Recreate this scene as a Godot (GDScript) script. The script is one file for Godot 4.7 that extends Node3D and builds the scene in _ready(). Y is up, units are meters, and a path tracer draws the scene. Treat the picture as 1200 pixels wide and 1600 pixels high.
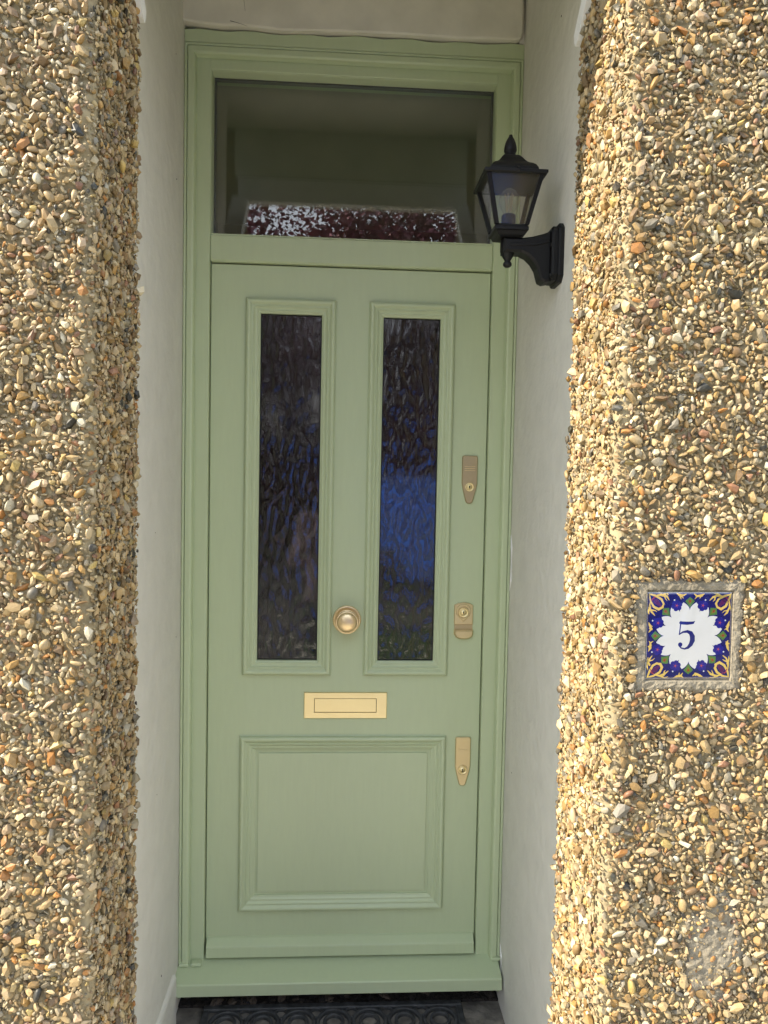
extends Node3D

var rng := RandomNumberGenerator.new()
var used := {}
var M := {}

# ---------------------------------------------------------------- naming
func numbered(called: String) -> String:
	if not used.has(called):
		used[called] = 0
		return called
	used[called] += 1
	return "%s_%03d" % [called, used[called]]

func thing(called: String, label: String, category: String, at := Vector3.ZERO, group := "") -> Node3D:
	var o := Node3D.new()
	o.name = numbered(called)
	add_child(o)
	o.position = at
	o.set_meta("label", label)
	o.set_meta("category", category)
	if group != "":
		o.set_meta("group", group)
	return o

func tag(o: Node, label: String, category: String) -> void:
	o.set_meta("label", label)
	o.set_meta("category", category)

func obj(called: String, mesh: Mesh, mat: Material, parent: Node = null) -> MeshInstance3D:
	var o := MeshInstance3D.new()
	o.mesh = mesh
	o.material_override = mat
	if parent == null:
		o.name = numbered(called)
		add_child(o)
	else:
		o.name = called
		parent.add_child(o, true)
	return o

func structure(called: String, mesh: Mesh, mat: Material) -> MeshInstance3D:
	var o := obj(called, mesh, mat)
	o.set_meta("kind", "structure")
	return o

# ---------------------------------------------------------------- mesh helpers
func begin(flat := true) -> SurfaceTool:
	var st := SurfaceTool.new()
	st.begin(Mesh.PRIMITIVE_TRIANGLES)
	st.set_smooth_group(-1 if flat else 0)
	return st

func done(st: SurfaceTool) -> ArrayMesh:
	st.generate_normals()
	return st.commit()

func tri(st: SurfaceTool, a: Vector3, b: Vector3, c: Vector3) -> void:   # counter-clockwise seen from outside
	st.add_vertex(a)
	st.add_vertex(c)
	st.add_vertex(b)

func quad(st: SurfaceTool, a: Vector3, b: Vector3, c: Vector3, d: Vector3) -> void:
	tri(st, a, b, c)
	tri(st, a, c, d)

func box(st: SurfaceTool, lo: Vector3, hi: Vector3, e := 0.0) -> void:
	if e <= 0.0:
		var p := func(i: int) -> Vector3: return Vector3(hi.x if i & 1 else lo.x, hi.y if i & 2 else lo.y, hi.z if i & 4 else lo.z)
		for f in [[4, 5, 7, 6], [1, 0, 2, 3], [5, 1, 3, 7], [0, 4, 6, 2], [6, 7, 3, 2], [0, 1, 5, 4]]:
			quad(st, p.call(f[0]), p.call(f[1]), p.call(f[2]), p.call(f[3]))
		return
	# chamfered box: for every corner three points
	var q := func(i: int, axis: int) -> Vector3:
		var s := Vector3(1 if i & 1 else -1, 1 if i & 2 else -1, 1 if i & 4 else -1)
		var v := Vector3(hi.x if i & 1 else lo.x, hi.y if i & 2 else lo.y, hi.z if i & 4 else lo.z)
		var inset := s * e
		inset[axis] = 0.0
		return v - inset
	for f in [[4, 5, 7, 6, 2], [1, 0, 2, 3, 2], [5, 1, 3, 7, 0], [0, 4, 6, 2, 0], [6, 7, 3, 2, 1], [0, 1, 5, 4, 1]]:
		quad(st, q.call(f[0], f[4]), q.call(f[1], f[4]), q.call(f[2], f[4]), q.call(f[3], f[4]))
	# edges: pairs of corners along an axis, between the two other faces
	for axis in 3:
		var a1 := (axis + 1) % 3
		var a2 := (axis + 2) % 3
		for k in 4:
			var i := 0
			if k & 1:
				i |= 1 << a1
			if k & 2:
				i |= 1 << a2
			var j := i | (1 << axis)
			var pa: Vector3 = q.call(i, a1)
			var pb: Vector3 = q.call(j, a1)
			var pc: Vector3 = q.call(j, a2)
			var pd: Vector3 = q.call(i, a2)
			if (k == 0) or (k == 3):
				quad(st, pa, pb, pc, pd)
			else:
				quad(st, pd, pc, pb, pa)
	for i in 8:
		var par := int(bool(i & 1)) ^ int(bool(i & 2)) ^ int(bool(i & 4))
		if par:
			tri(st, q.call(i, 0), q.call(i, 1), q.call(i, 2))
		else:
			tri(st, q.call(i, 0), q.call(i, 2), q.call(i, 1))

func box_mesh(lo: Vector3, hi: Vector3, e := 0.0) -> ArrayMesh:
	var st := begin()
	box(st, lo, hi, e)
	return done(st)

func mould(st: SurfaceTool, r: Array, profile: Array, sides := 15) -> void:
	# r: x0, y0, x1, y1 outer rectangle facing +z; profile: Vector2(distance inward, z); mitred. sides bits: 1 left, 2 bottom, 4 right, 8 top
	for i in profile.size() - 1:
		var p: Vector2 = profile[i]
		var n: Vector2 = profile[i + 1]
		var c := []
		for w in [p, n]:
			c.append([Vector3(r[0] + w.x, r[1] + w.x, w.y), Vector3(r[2] - w.x, r[1] + w.x, w.y), Vector3(r[2] - w.x, r[3] - w.x, w.y), Vector3(r[0] + w.x, r[3] - w.x, w.y)])
		var order := [[3, 0, 1], [0, 1, 2], [1, 2, 4], [2, 3, 8]]
		for o in order:
			if sides & o[2]:
				quad(st, c[0][o[0]], c[0][o[1]], c[1][o[1]], c[1][o[0]])

func arc(cx: float, cz: float, r: float, a0: float, a1: float, n: int) -> Array:
	var out := []
	for i in n + 1:
		var a := deg_to_rad(lerpf(a0, a1, float(i) / n))
		out.append(Vector2(cx + r * cos(a), cz + r * sin(a)))
	return out

func lathe(st: SurfaceTool, xf: Transform3D, profile: Array, n := 40) -> void:
	# profile: Vector2(radius, height along local z)
	for i in profile.size() - 1:
		var p: Vector2 = profile[i]
		var q: Vector2 = profile[i + 1]
		for k in n:
			var a := TAU * k / n
			var b := TAU * (k + 1) / n
			var A := xf * Vector3(p.x * cos(a), p.x * sin(a), p.y)
			var B := xf * Vector3(p.x * cos(b), p.x * sin(b), p.y)
			var C := xf * Vector3(q.x * cos(b), q.x * sin(b), q.y)
			var D := xf * Vector3(q.x * cos(a), q.x * sin(a), q.y)
			if p.x < 1e-6:
				tri(st, A, C, D)
			elif q.x < 1e-6:
				tri(st, A, B, C)
			else:
				quad(st, A, B, C, D)

func inset_poly(poly: PackedVector2Array, e: float) -> PackedVector2Array:
	var out := PackedVector2Array()
	var n := poly.size()
	for i in n:
		var a := poly[(i + n - 1) % n]
		var b := poly[i]
		var c := poly[(i + 1) % n]
		var d1 := (b - a).normalized()
		var d2 := (c - b).normalized()
		var n1 := Vector2(-d1.y, d1.x)
		var n2 := Vector2(-d2.y, d2.x)
		var m := (n1 + n2)
		var l := maxf(m.length_squared(), 0.3)
		out.append(b + m * (2.0 * e / l))
	return out

func prism(st: SurfaceTool, poly_in: Array, z0: float, z1: float, e := 0.0, xf := Transform3D.IDENTITY) -> void:
	# counter-clockwise polygon in xy, front at z1 with a chamfer e
	var poly := PackedVector2Array(poly_in)
	if Geometry2D.is_polygon_clockwise(poly):
		poly.reverse()
	var top := inset_poly(poly, e) if e > 0.0 else poly
	var n := poly.size()
	for i in n:
		var j := (i + 1) % n
		quad(st, xf * Vector3(poly[i].x, poly[i].y, z0), xf * Vector3(poly[j].x, poly[j].y, z0), xf * Vector3(poly[j].x, poly[j].y, z1 - e), xf * Vector3(poly[i].x, poly[i].y, z1 - e))
		if e > 0.0:
			quad(st, xf * Vector3(poly[i].x, poly[i].y, z1 - e), xf * Vector3(poly[j].x, poly[j].y, z1 - e), xf * Vector3(top[j].x, top[j].y, z1), xf * Vector3(top[i].x, top[i].y, z1))
	var t := Geometry2D.triangulate_polygon(top)
	for i in range(0, t.size(), 3):
		var a := top[t[i]]
		var b := top[t[i + 1]]
		var c := top[t[i + 2]]
		if (b - a).cross(c - a) < 0:
			var s := b
			b = c
			c = s
		tri(st, xf * Vector3(a.x, a.y, z1), xf * Vector3(b.x, b.y, z1), xf * Vector3(c.x, c.y, z1))
	t = Geometry2D.triangulate_polygon(poly)
	for i in range(0, t.size(), 3):
		var a := poly[t[i]]
		var b := poly[t[i + 1]]
		var c := poly[t[i + 2]]
		if (b - a).cross(c - a) > 0:
			var s := b
			b = c
			c = s
		tri(st, xf * Vector3(a.x, a.y, z0), xf * Vector3(b.x, b.y, z0), xf * Vector3(c.x, c.y, z0))

func tube(st: SurfaceTool, pts: Array, radii: Array, n := 8) -> void:
	var rings := []
	var up := Vector3.UP
	for i in pts.size():
		var d: Vector3 = (pts[mini(i + 1, pts.size() - 1)] - pts[maxi(i - 1, 0)]).normalized()
		var s := d.cross(up)
		if s.length() < 0.1:
			s = d.cross(Vector3.RIGHT)
		s = s.normalized()
		var t := s.cross(d)
		var ring := []
		for k in n:
			var a := TAU * k / n
			ring.append(pts[i] + (s * cos(a) + t * sin(a)) * radii[i])
		rings.append(ring)
	for i in rings.size() - 1:
		for k in n:
			var j := (k + 1) % n
			quad(st, rings[i][j], rings[i][k], rings[i + 1][k], rings[i + 1][j])
	var last := rings.size() - 1
	for k in range(1, n - 1):
		tri(st, rings[0][0], rings[0][k], rings[0][k + 1])
		tri(st, rings[last][0], rings[last][k + 1], rings[last][k])

# ---------------------------------------------------------------- materials
func lin(r: float, g: float, b: float) -> Color:
	return Color(r, g, b).linear_to_srgb()

func noise(freq: float, octaves := 4, seed_ := 1, kind := FastNoiseLite.TYPE_SIMPLEX_SMOOTH) -> FastNoiseLite:
	var n := FastNoiseLite.new()
	n.noise_type = kind
	n.seed = seed_
	n.frequency = freq
	n.fractal_octaves = octaves
	return n

func ntex(n: FastNoiseLite, size := 512, lo := Color.BLACK, hi := Color.WHITE, normal := 0.0) -> NoiseTexture2D:
	var t := NoiseTexture2D.new()
	t.width = size
	t.height = size
	t.seamless = true
	t.noise = n
	if normal > 0.0:
		t.as_normal_map = true
		t.bump_strength = normal
	else:
		var g := Gradient.new()
		g.set_color(0, lo)
		g.set_color(1, hi)
		t.color_ramp = g
	return t

func mat(c: Color, rough: float, metal := 0.0, spec := 0.5) -> StandardMaterial3D:
	var m := StandardMaterial3D.new()
	m.albedo_color = c
	m.roughness = rough
	m.metallic = metal
	m.metallic_specular = spec
	return m

func mottled(c: Color, amount: float, scale: float, rough: float, seed_: int, bump := 0.0, bump_scale := 8.0) -> StandardMaterial3D:
	var m := mat(Color.WHITE, rough)
	m.albedo_texture = ntex(noise(0.012, 5, seed_), 512, c * (1.0 - amount), c * (1.0 + amount * 0.6))
	m.uv1_triplanar = true
	m.uv1_world_triplanar = true
	m.uv1_scale = Vector3.ONE * scale
	if bump > 0.0:
		m.heightmap_enabled = true
		m.heightmap_texture = ntex(noise(0.02, 5, seed_ + 7), 512)
		m.heightmap_scale = bump
	return m

func make_materials() -> void:
	var green := lin(0.495, 0.568, 0.360)
	M.green = mottled(green, 0.010, 1.0, 0.34, 11, 0.014)
	M.green.uv1_scale = Vector3(7.0, 1.1, 7.0)
	M.white = mottled(lin(0.80, 0.79, 0.76), 0.06, 2.0, 0.6, 21, 0.1)
	M.plaster = mottled(lin(0.68, 0.655, 0.59), 0.022, 1.7, 0.85, 31, 0.22)
	M.cream = mottled(lin(0.70, 0.665, 0.57), 0.05, 1.1, 0.8, 41, 0.1)
	M.ceiling = mottled(lin(0.66, 0.66, 0.56), 0.1, 1.0, 0.85, 42)
	M.mortar = mottled(lin(0.32, 0.260, 0.152), 0.18, 7.0, 0.9, 51, 0.10)
	M.patch = mottled(lin(0.22, 0.192, 0.142), 0.25, 6.0, 0.95, 52, 0.35)
	M.concrete = mottled(lin(0.13, 0.115, 0.105), 0.2, 1.2, 0.9, 61, 0.3)
	M.paving = mottled(lin(0.58, 0.54, 0.46), 0.12, 1.2, 0.9, 66, 0.2)
	M.floor = mottled(lin(0.20, 0.18, 0.15), 0.35, 2.2, 0.85, 62, 0.4)
	M.dirt = mottled(lin(0.030, 0.024, 0.02), 0.5, 9.0, 0.95, 63, 0.6)
	M.rubble = mottled(lin(0.11, 0.085, 0.065), 0.4, 9.0, 0.95, 64, 0.6)
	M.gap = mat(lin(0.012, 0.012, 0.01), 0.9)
	M.hall = mat(lin(0.36, 0.34, 0.29), 0.9)
	M.black = mat(lin(0.006, 0.006, 0.007), 0.5, 0.0, 0.4)
	M.black.heightmap_enabled = true
	M.black.heightmap_texture = ntex(noise(0.05, 3, 77), 256)
	M.black.heightmap_scale = 0.02
	M.black.uv1_triplanar = true
	M.black.uv1_scale = Vector3.ONE * 14.0
	M.rubber = mottled(lin(0.062, 0.064, 0.064), 0.35, 5.0, 0.62, 65, 0.1)
	var brass := func(c: Color, r: float, seed_: int) -> StandardMaterial3D:
		var m := mat(c, r, 1.0)
		m.roughness_texture = ntex(noise(0.03, 4, seed_), 256, Color(0.75, 0.75, 0.75), Color.WHITE)
		m.uv1_triplanar = true
		m.uv1_scale = Vector3.ONE * 6.0
		return m
	M.brass = brass.call(lin(0.93, 0.78, 0.44), 0.48, 71)
	M.brass_knob = brass.call(lin(0.90, 0.70, 0.42), 0.45, 72)
	M.bronze = brass.call(lin(0.56, 0.45, 0.28), 0.5, 73)
	M.dull_brass = brass.call(lin(0.78, 0.64, 0.38), 0.5, 74)
	M.slot = mat(lin(0.010, 0.008, 0.005), 0.8)
	M.alu = mat(lin(0.20, 0.20, 0.19), 0.5, 0.3)
	# clear pane: smooth, nearly transparent
	M.pane = mat(Color(1.0, 1.0, 0.99, 0.0), 0.0)
	M.pane.refraction_enabled = true
	M.pane.refraction_scale = 0.052
	# rippled obscure glass
	M.ripple = mat(Color(0.03, 0.032, 0.034, 0.7), 0.06, 0.0, 0.7)
	M.ripple.transparency = BaseMaterial3D.TRANSPARENCY_ALPHA
	M.ripple.clearcoat_enabled = true
	M.ripple.clearcoat = 1.0
	M.ripple.clearcoat_roughness = 0.05
	var rn := noise(0.02, 1, 91)
	rn.domain_warp_enabled = true
	rn.domain_warp_amplitude = 22.0
	rn.domain_warp_frequency = 0.02
	M.ripple.heightmap_enabled = true
	M.ripple.heightmap_texture = ntex(rn, 512)
	M.ripple.heightmap_scale = 0.24
	M.ripple.uv1_scale = Vector3(4.2, 1.7, 1)
	M.lamp_glass = mat(Color(0.42, 0.40, 0.34, 0.22), 0.16)
	M.lamp_glass.transparency = BaseMaterial3D.TRANSPARENCY_ALPHA
	M.bulb = mat(Color(0.8, 0.76, 0.62, 0.12), 0.05)
	M.bulb.transparency = BaseMaterial3D.TRANSPARENCY_ALPHA
	M.filament = mat(lin(0.45, 0.37, 0.18), 0.4)
	M.stone = mat(Color.WHITE, 0.52, 0.0, 0.45)
	M.stone.vertex_color_use_as_albedo = true
	M.leaf_purple = mat(lin(0.16, 0.048, 0.070), 0.55)
	M.leaf_purple.vertex_color_use_as_albedo = true
	M.leaf_purple.backlight_enabled = true
	M.leaf_purple.backlight = Color(0.40, 0.10, 0.14)
	M.leaf_green = mat(lin(0.035, 0.06, 0.02), 0.5)
	M.leaf_green.vertex_color_use_as_albedo = true
	M.bark = mottled(lin(0.10, 0.075, 0.055), 0.3, 6.0, 0.9, 81, 0.5)
	M.grass = mottled(lin(0.055, 0.10, 0.025), 0.35, 0.8, 0.9, 82, 0.5)
	M.asphalt = mottled(lin(0.05, 0.05, 0.052), 0.2, 2.0, 0.9, 83, 0.3)
	M.car_paint = mat(lin(0.09, 0.25, 0.95), 0.3)
	M.car_paint.clearcoat_enabled = true
	M.car_paint.clearcoat = 1.0
	M.car_paint.clearcoat_roughness = 0.05
	M.car_glass = mat(lin(0.02, 0.025, 0.03), 0.05)
	M.tyre = mat(lin(0.02, 0.02, 0.02), 0.8)
	M.rim = mat(lin(0.5, 0.5, 0.52), 0.35, 0.8)
	M.headlamp = mat(lin(0.7, 0.72, 0.75), 0.1)

# ---------------------------------------------------------------- camera, sky, sun
func make_light() -> void:
	var cam := Camera3D.new()
	cam.name = "camera"
	add_child(cam)
	cam.transform = Transform3D(Basis(Vector3(0.9981, 0.01938, 0.05842), Vector3(-0.01666, 0.99877, -0.04663), Vector3(-0.05925, 0.04557, 0.9972)).orthonormalized(), Vector3(0.3854, 1.4465, 2.194))
	cam.keep_aspect = Camera3D.KEEP_HEIGHT
	cam.fov = 69.65
	cam.near = 0.02
	cam.far = 600.0
	cam.current = true
	var env := Environment.new()
	env.background_mode = Environment.BG_SKY
	var sm := ProceduralSkyMaterial.new()
	sm.sky_top_color = Color(0.66, 0.71, 0.78)
	sm.sky_horizon_color = Color(0.93, 0.915, 0.89)
	sm.sky_curve = 0.16
	sm.ground_bottom_color = Color(0.32, 0.30, 0.26)
	sm.ground_horizon_color = Color(0.62, 0.63, 0.62)
	sm.sky_energy_multiplier = 1.15
	sm.sun_angle_max = 12.0
	var sky := Sky.new()
	sky.sky_material = sm
	env.sky = sky
	env.ambient_light_source = Environment.AMBIENT_SOURCE_SKY
	env.reflected_light_source = Environment.REFLECTION_SOURCE_SKY
	env.tonemap_mode = Environment.TONE_MAPPER_LINEAR
	env.tonemap_exposure = 3.05
	env.sdfgi_enabled = true
	env.ssao_enabled = true
	env.ssil_enabled = true
	var we := WorldEnvironment.new()
	we.name = "world_environment"
	we.environment = env
	add_child(we)
	var sun := DirectionalLight3D.new()
	sun.name = "sun"
	add_child(sun)
	sun.light_energy = 1.32
	sun.light_color = Color(1.0, 0.95, 0.86)
	sun.light_angular_distance = 0.5
	sun.shadow_enabled = true
	var d := Vector3(-0.80, 0.565, 0.225)
	sun.look_at_from_position(d * 20.0, Vector3.ZERO, Vector3.UP)

# ---------------------------------------------------------------- pebble-dashed piers
var variants := []          # [verts, normals, indices]
var variant_mesh := []

func ico() -> Array:
	var t := (1.0 + sqrt(5.0)) / 2.0
	var v := [Vector3(-1, t, 0), Vector3(1, t, 0), Vector3(-1, -t, 0), Vector3(1, -t, 0), Vector3(0, -1, t), Vector3(0, 1, t), Vector3(0, -1, -t), Vector3(0, 1, -t), Vector3(t, 0, -1), Vector3(t, 0, 1), Vector3(-t, 0, -1), Vector3(-t, 0, 1)]
	for i in v.size():
		v[i] = v[i].normalized()
	var f := [[0, 11, 5], [0, 5, 1], [0, 1, 7], [0, 7, 10], [0, 10, 11], [1, 5, 9], [5, 11, 4], [11, 10, 2], [10, 7, 6], [7, 1, 8], [3, 9, 4], [3, 4, 2], [3, 2, 6], [3, 6, 8], [3, 8, 9], [4, 9, 5], [2, 4, 11], [6, 2, 10], [8, 6, 7], [9, 8, 1]]
	return [v, f]

func subdivide(vf: Array) -> Array:
	var v: Array = vf[0].duplicate()
	var f := []
	var mid := {}
	for t in vf[1]:
		var m := []
		for k in 3:
			var a: int = t[k]
			var b: int = t[(k + 1) % 3]
			var key := Vector2i(mini(a, b), maxi(a, b))
			if not mid.has(key):
				mid[key] = v.size()
				v.append(((v[a] + v[b]) * 0.5).normalized())
			m.append(mid[key])
		f.append([t[0], m[0], m[2]])
		f.append([t[1], m[1], m[0]])
		f.append([t[2], m[2], m[1]])
		f.append([m[0], m[1], m[2]])
	return [v, f]

func make_variants() -> void:
	var base := subdivide(ico())
	var coarse := ico()
	for k in 40:
		var chip := k >= 20                     # flat-faced chips, the others rounded or clipped
		var src: Array = coarse if chip else base
		var planes := []
		for i in (0 if chip else (6 + rng.randi() % 7)):
			planes.append([Vector3(rng.randfn(), rng.randfn(), rng.randfn()).normalized(), rng.randf_range(0.48, 0.9)])
		var pts := []
		for d in src[0]:
			var r := 1.0
			if chip:
				r = rng.randf_range(0.56, 1.26)
			else:
				for p in planes:
					var c: float = p[0].dot(d)
					if c > 0.05:
						var lim: float = p[1] / c
						r = minf(r, lim) if k < 12 else lerpf(r, minf(r, lim), 0.8)
				r *= rng.randf_range(0.97, 1.03)
			pts.append(d * r)
		var v := PackedVector3Array()
		var n := PackedVector3Array()
		var ix := PackedInt32Array()
		if chip:
			for t in src[1]:
				var nn: Vector3 = (pts[t[1]] - pts[t[0]]).cross(pts[t[2]] - pts[t[0]]).normalized()
				if nn.dot(pts[t[0]]) < 0:
					nn = -nn
				for q in [0, 2, 1]:
					ix.append(v.size())
					v.append(pts[t[q]])
					n.append(nn)
		else:
			var acc := []
			acc.resize(pts.size())
			acc.fill(Vector3.ZERO)
			for t in src[1]:
				var cr: Vector3 = (pts[t[1]] - pts[t[0]]).cross(pts[t[2]] - pts[t[0]])
				if cr.dot(pts[t[0]]) < 0:
					cr = -cr
				for q in 3:
					acc[t[q]] += cr
				for q in [0, 2, 1]:
					ix.append(t[q])
			for i in pts.size():
				v.append(pts[i])
				n.append(acc[i].normalized())
		variants.append([v, n, ix])
		var a := []
		a.resize(Mesh.ARRAY_MAX)
		a[Mesh.ARRAY_VERTEX] = v
		a[Mesh.ARRAY_NORMAL] = n
		a[Mesh.ARRAY_INDEX] = ix
		var me := ArrayMesh.new()
		me.add_surface_from_arrays(Mesh.PRIMITIVE_TRIANGLES, a)
		variant_mesh.append(me)

var stone_tones := []
func make_tones() -> void:
	# linear base colours of the gravel: tone, weight
	var t := [
		[Color(0.293, 0.208, 0.100), 16], [Color(0.348, 0.260, 0.139), 18], [Color(0.230, 0.148, 0.061), 15], [Color(0.277, 0.167, 0.055), 10],
		[Color(0.159, 0.100, 0.047), 10], [Color(0.277, 0.127, 0.035), 5], [Color(0.306, 0.220, 0.133), 8], [Color(0.209, 0.180, 0.128), 6],
		[Color(0.118, 0.103, 0.077), 5], [Color(0.032, 0.031, 0.025), 3], [Color(0.431, 0.381, 0.271), 5], [Color(0.189, 0.094, 0.050), 4], [Color(0.334, 0.241, 0.083), 3]]
	for k in t.size():
		var m := mat(t[k][0].linear_to_srgb(), 0.5, 0.0, 0.45)
		var c: Color = t[k][0]
		m.albedo_color = Color.WHITE
		m.albedo_texture = ntex(noise(0.03, 4, 300 + k), 128, (c * 0.72).linear_to_srgb(), (c * 1.22).linear_to_srgb())
		m.uv1_triplanar = true
		m.uv1_scale = Vector3.ONE * 0.8
		stone_tones.append([c, t[k][1], m])

func pick_tone() -> int:
	var total := 0
	for t in stone_tones:
		total += t[1]
	var r := rng.randi() % total
	for k in stone_tones.size():
		r -= stone_tones[k][1]
		if r < 0:
			return k
	return 0

const Z_FRONT := 0.926       # mortar face of the front wall
const Z_BACK := 0.672

# side: -1 left pier, +1 right pier. u runs along the outline from far outside, round the arris, to the back of the return.
func pier_point(side: int, xin: float, xfar: float, u: float) -> Array:
	var r := 0.022
	var flat := absf(xfar - xin) - r
	var s := float(side)
	if u < flat:
		return [Vector3(xfar - s * u, 0, Z_FRONT), Vector3(0, 0, 1)]
	u -= flat
	var quarter := r * PI / 2
	if u < quarter:
		var a := u / r
		var c := Vector3(xin + s * r, 0, Z_FRONT - r)
		var n := Vector3(-s * sin(a), 0, cos(a))
		return [c + n * r, n]
	u -= quarter
	return [Vector3(xin, 0, Z_FRONT - r - u), Vector3(-s, 0, 0)]

func z_back(y: float) -> float:
	return Z_BACK + maxf(0.0, y - 2.36) * 0.27 / 0.24

func make_pier(side: int, xin: float, wall_x: float, label: String, holes: Array, patch: Array) -> void:
	var root := thing("pebble_dash_pier", label, "wall", Vector3.ZERO, "")
	var xfar := xin + side * (0.42 if side < 0 else 0.50)
	var r := 0.022
	var flat := absf(xfar - xin) - r
	var u_arris := flat + r * PI / 4
	var u_max := flat + r * PI / 2 + (Z_FRONT - r - Z_BACK)
	var y0 := 0.12
	var y1 := 2.58
	# core of the pier behind the render
	var core := begin()
	var xa := xin + side * 0.012
	var xb := xin + side * 1.9
	box(core, Vector3(minf(xa, xb), -0.3, Z_BACK + 0.012), Vector3(maxf(xa, xb), 2.36, Z_FRONT - 0.012))
	box(core, Vector3(minf(xa, xb), 2.36, Z_FRONT - 0.03), Vector3(maxf(xa, xb), 3.3, Z_FRONT - 0.012))
	# plain outer part of the front, past where the stones are laid
	var xo := xfar + side * 1.45
	box(core, Vector3(minf(xfar, xo), -0.3, Z_FRONT - 0.02), Vector3(maxf(xfar, xo), 3.3, Z_FRONT - 0.001))
	# white back edge of the front wall, seen in the fanlight's reflection
	obj("core", done(core), M.mortar, root)
	# mortar skin
	var nz := noise(55.0, 4, 5 + side)
	var nz2 := noise(14.0, 3, 15 + side)
	var du := 0.0075
	var nu := int(ceil(u_max / du))
	var nv := int(ceil((y1 - y0) / 0.0075))
	var sv := PackedVector3Array()
	var si := PackedInt32Array()
	for j in nv + 1:
		var y := lerpf(y0, y1, float(j) / nv)
		for i in nu + 1:
			var u := u_max * i / nu
			var pn := pier_point(side, xin, xfar, u)
			var p: Vector3 = pn[0]
			var n: Vector3 = pn[1]
			p.y = y
			var amp := 1.0
			for h in holes:
				if n.z > 0.9:
					var dx := maxf(maxf(h[0] - p.x, p.x - h[2]), maxf(h[1] - p.y, p.y - h[3]))
					amp = minf(amp, clampf(dx / 0.02, 0.22, 1.0))
			var d := (nz.get_noise_3d(p.x, p.y, p.z) * 0.0042 + nz2.get_noise_3d(p.x, p.y, p.z) * 0.008) * amp
			d -= 0.0026 * amp
			if amp < 0.99:
				d -= 0.009 * (1.0 - amp)
			p += n * d
			p.z = maxf(p.z, z_back(y) - 0.004)
			sv.append(p)
	for j in nv:
		for i in nu:
			var a := j * (nu + 1) + i
			var b := a + 1
			var c := a + nu + 1
			if side < 0:
				si.append_array([a, c, b, b, c, c + 1])
			else:
				si.append_array([a, b, c, b, c + 1, c])
	var arr := []
	arr.resize(Mesh.ARRAY_MAX)
	arr[Mesh.ARRAY_VERTEX] = sv
	arr[Mesh.ARRAY_INDEX] = si
	var am := ArrayMesh.new()
	am.add_surface_from_arrays(Mesh.PRIMITIVE_TRIANGLES, arr)
	var stn := SurfaceTool.new()
	stn.create_from(am, 0)
	stn.generate_normals()
	obj("mortar_render", stn.commit(), M.mortar, root)
	# below the stones, a plain render plinth
	var pl := begin()
	var x2 := xin - side * 0.0005
	box(pl, Vector3(minf(x2, xfar), -0.3, Z_BACK), Vector3(maxf(x2, xfar), 0.123, Z_FRONT + 0.0005))
	obj("render_base", done(pl), M.mortar, root)
	# ---- stones: largest first, dart throwing on the unrolled outline
	var area := u_max * (y1 - y0)
	var sizes := PackedFloat32Array()
	var filled := 0.0
	while filled < area * 1.0:
		var d := 0.0084 * exp(rng.randfn(0.0, 0.44))
		d = clampf(d, 0.0046, 0.024)
		sizes.append(d)
		filled += d * d * 0.70
	sizes.sort()
	sizes.reverse()
	var cell := 0.024
	var grid := {}
	var stones := []
	var bare := noise(9.0, 2, 25 + side)
	for d in sizes:
		for attempt in 18:
			var u := rng.randf() * u_max
			var y := rng.randf_range(y0, y1)
			var pn := pier_point(side, xin, xfar, u)
			var p: Vector3 = pn[0]
			p.y = y
			if p.z < z_back(y) + d * 0.3 + (0.004 if y > 2.33 else 0.0):
				continue
			p += pn[1] * (nz2.get_noise_3d(p.x, p.y, p.z) * 0.007)
			var skip := false
			for h in holes:
				if pn[1].z > 0.9 and p.x > h[0] + 0.005 - d * 0.45 and p.x < h[2] - 0.005 + d * 0.45 and p.y > h[1] + 0.005 - d * 0.45 and p.y < h[3] - 0.005 + d * 0.45:
					skip = true
			if patch.size() and pn[1].z > 0.9:
				var e := Vector2((p.x - patch[0]) / patch[2], (p.y - patch[1]) / patch[3]).length()
				if e < 1.0 + 0.3 * bare.get_noise_2d(p.x * 3.0, p.y * 3.0) and rng.randf() > 0.26:
					skip = true
			var away := absf(u - u_arris)
			if away < 0.015 and rng.randf() < 0.72:
				skip = true
			if skip:
				continue
			if bare.get_noise_2d(u, y) > 0.42 and rng.randf() < 0.55:
				continue
			var cu := int(floor(u / cell))
			var cy := int(floor(y / cell))
			var hit := false
			for i in range(cu - 1, cu + 2):
				for j in range(cy - 1, cy + 2):
					var key := Vector2i(i, j)
					if grid.has(key):
						for s in grid[key]:
							var dd: float = (s[2] + d) * 0.365
							if (s[0] - u) * (s[0] - u) + (s[1] - y) * (s[1] - y) < dd * dd:
								hit = true
								break
					if hit:
						break
				if hit:
					break
			if hit:
				continue
			var key2 := Vector2i(cu, cy)
			if not grid.has(key2):
				grid[key2] = []
			grid[key2].append([u, y, d])
			stones.append([p, pn[1], d])
			break
	# grit between them
	for k in int(area * 5500.0):
		var u := rng.randf() * u_max
		var y := rng.randf_range(y0, y1)
		var pn := pier_point(side, xin, xfar, u)
		var p: Vector3 = pn[0]
		p.y = y
		var skip := p.z < z_back(y) + 0.003
		for h in holes:
			if pn[1].z > 0.9 and p.x > h[0] and p.x < h[2] and p.y > h[1] and p.y < h[3]:
				skip = true
		if not skip:
			stones.append([p, pn[1], rng.randf_range(0.0028, 0.0075), 1])
	var mv := PackedVector3Array()
	var mn := PackedVector3Array()
	var mc := PackedColorArray()
	var mi := PackedInt32Array()
	var singles := 0
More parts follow.
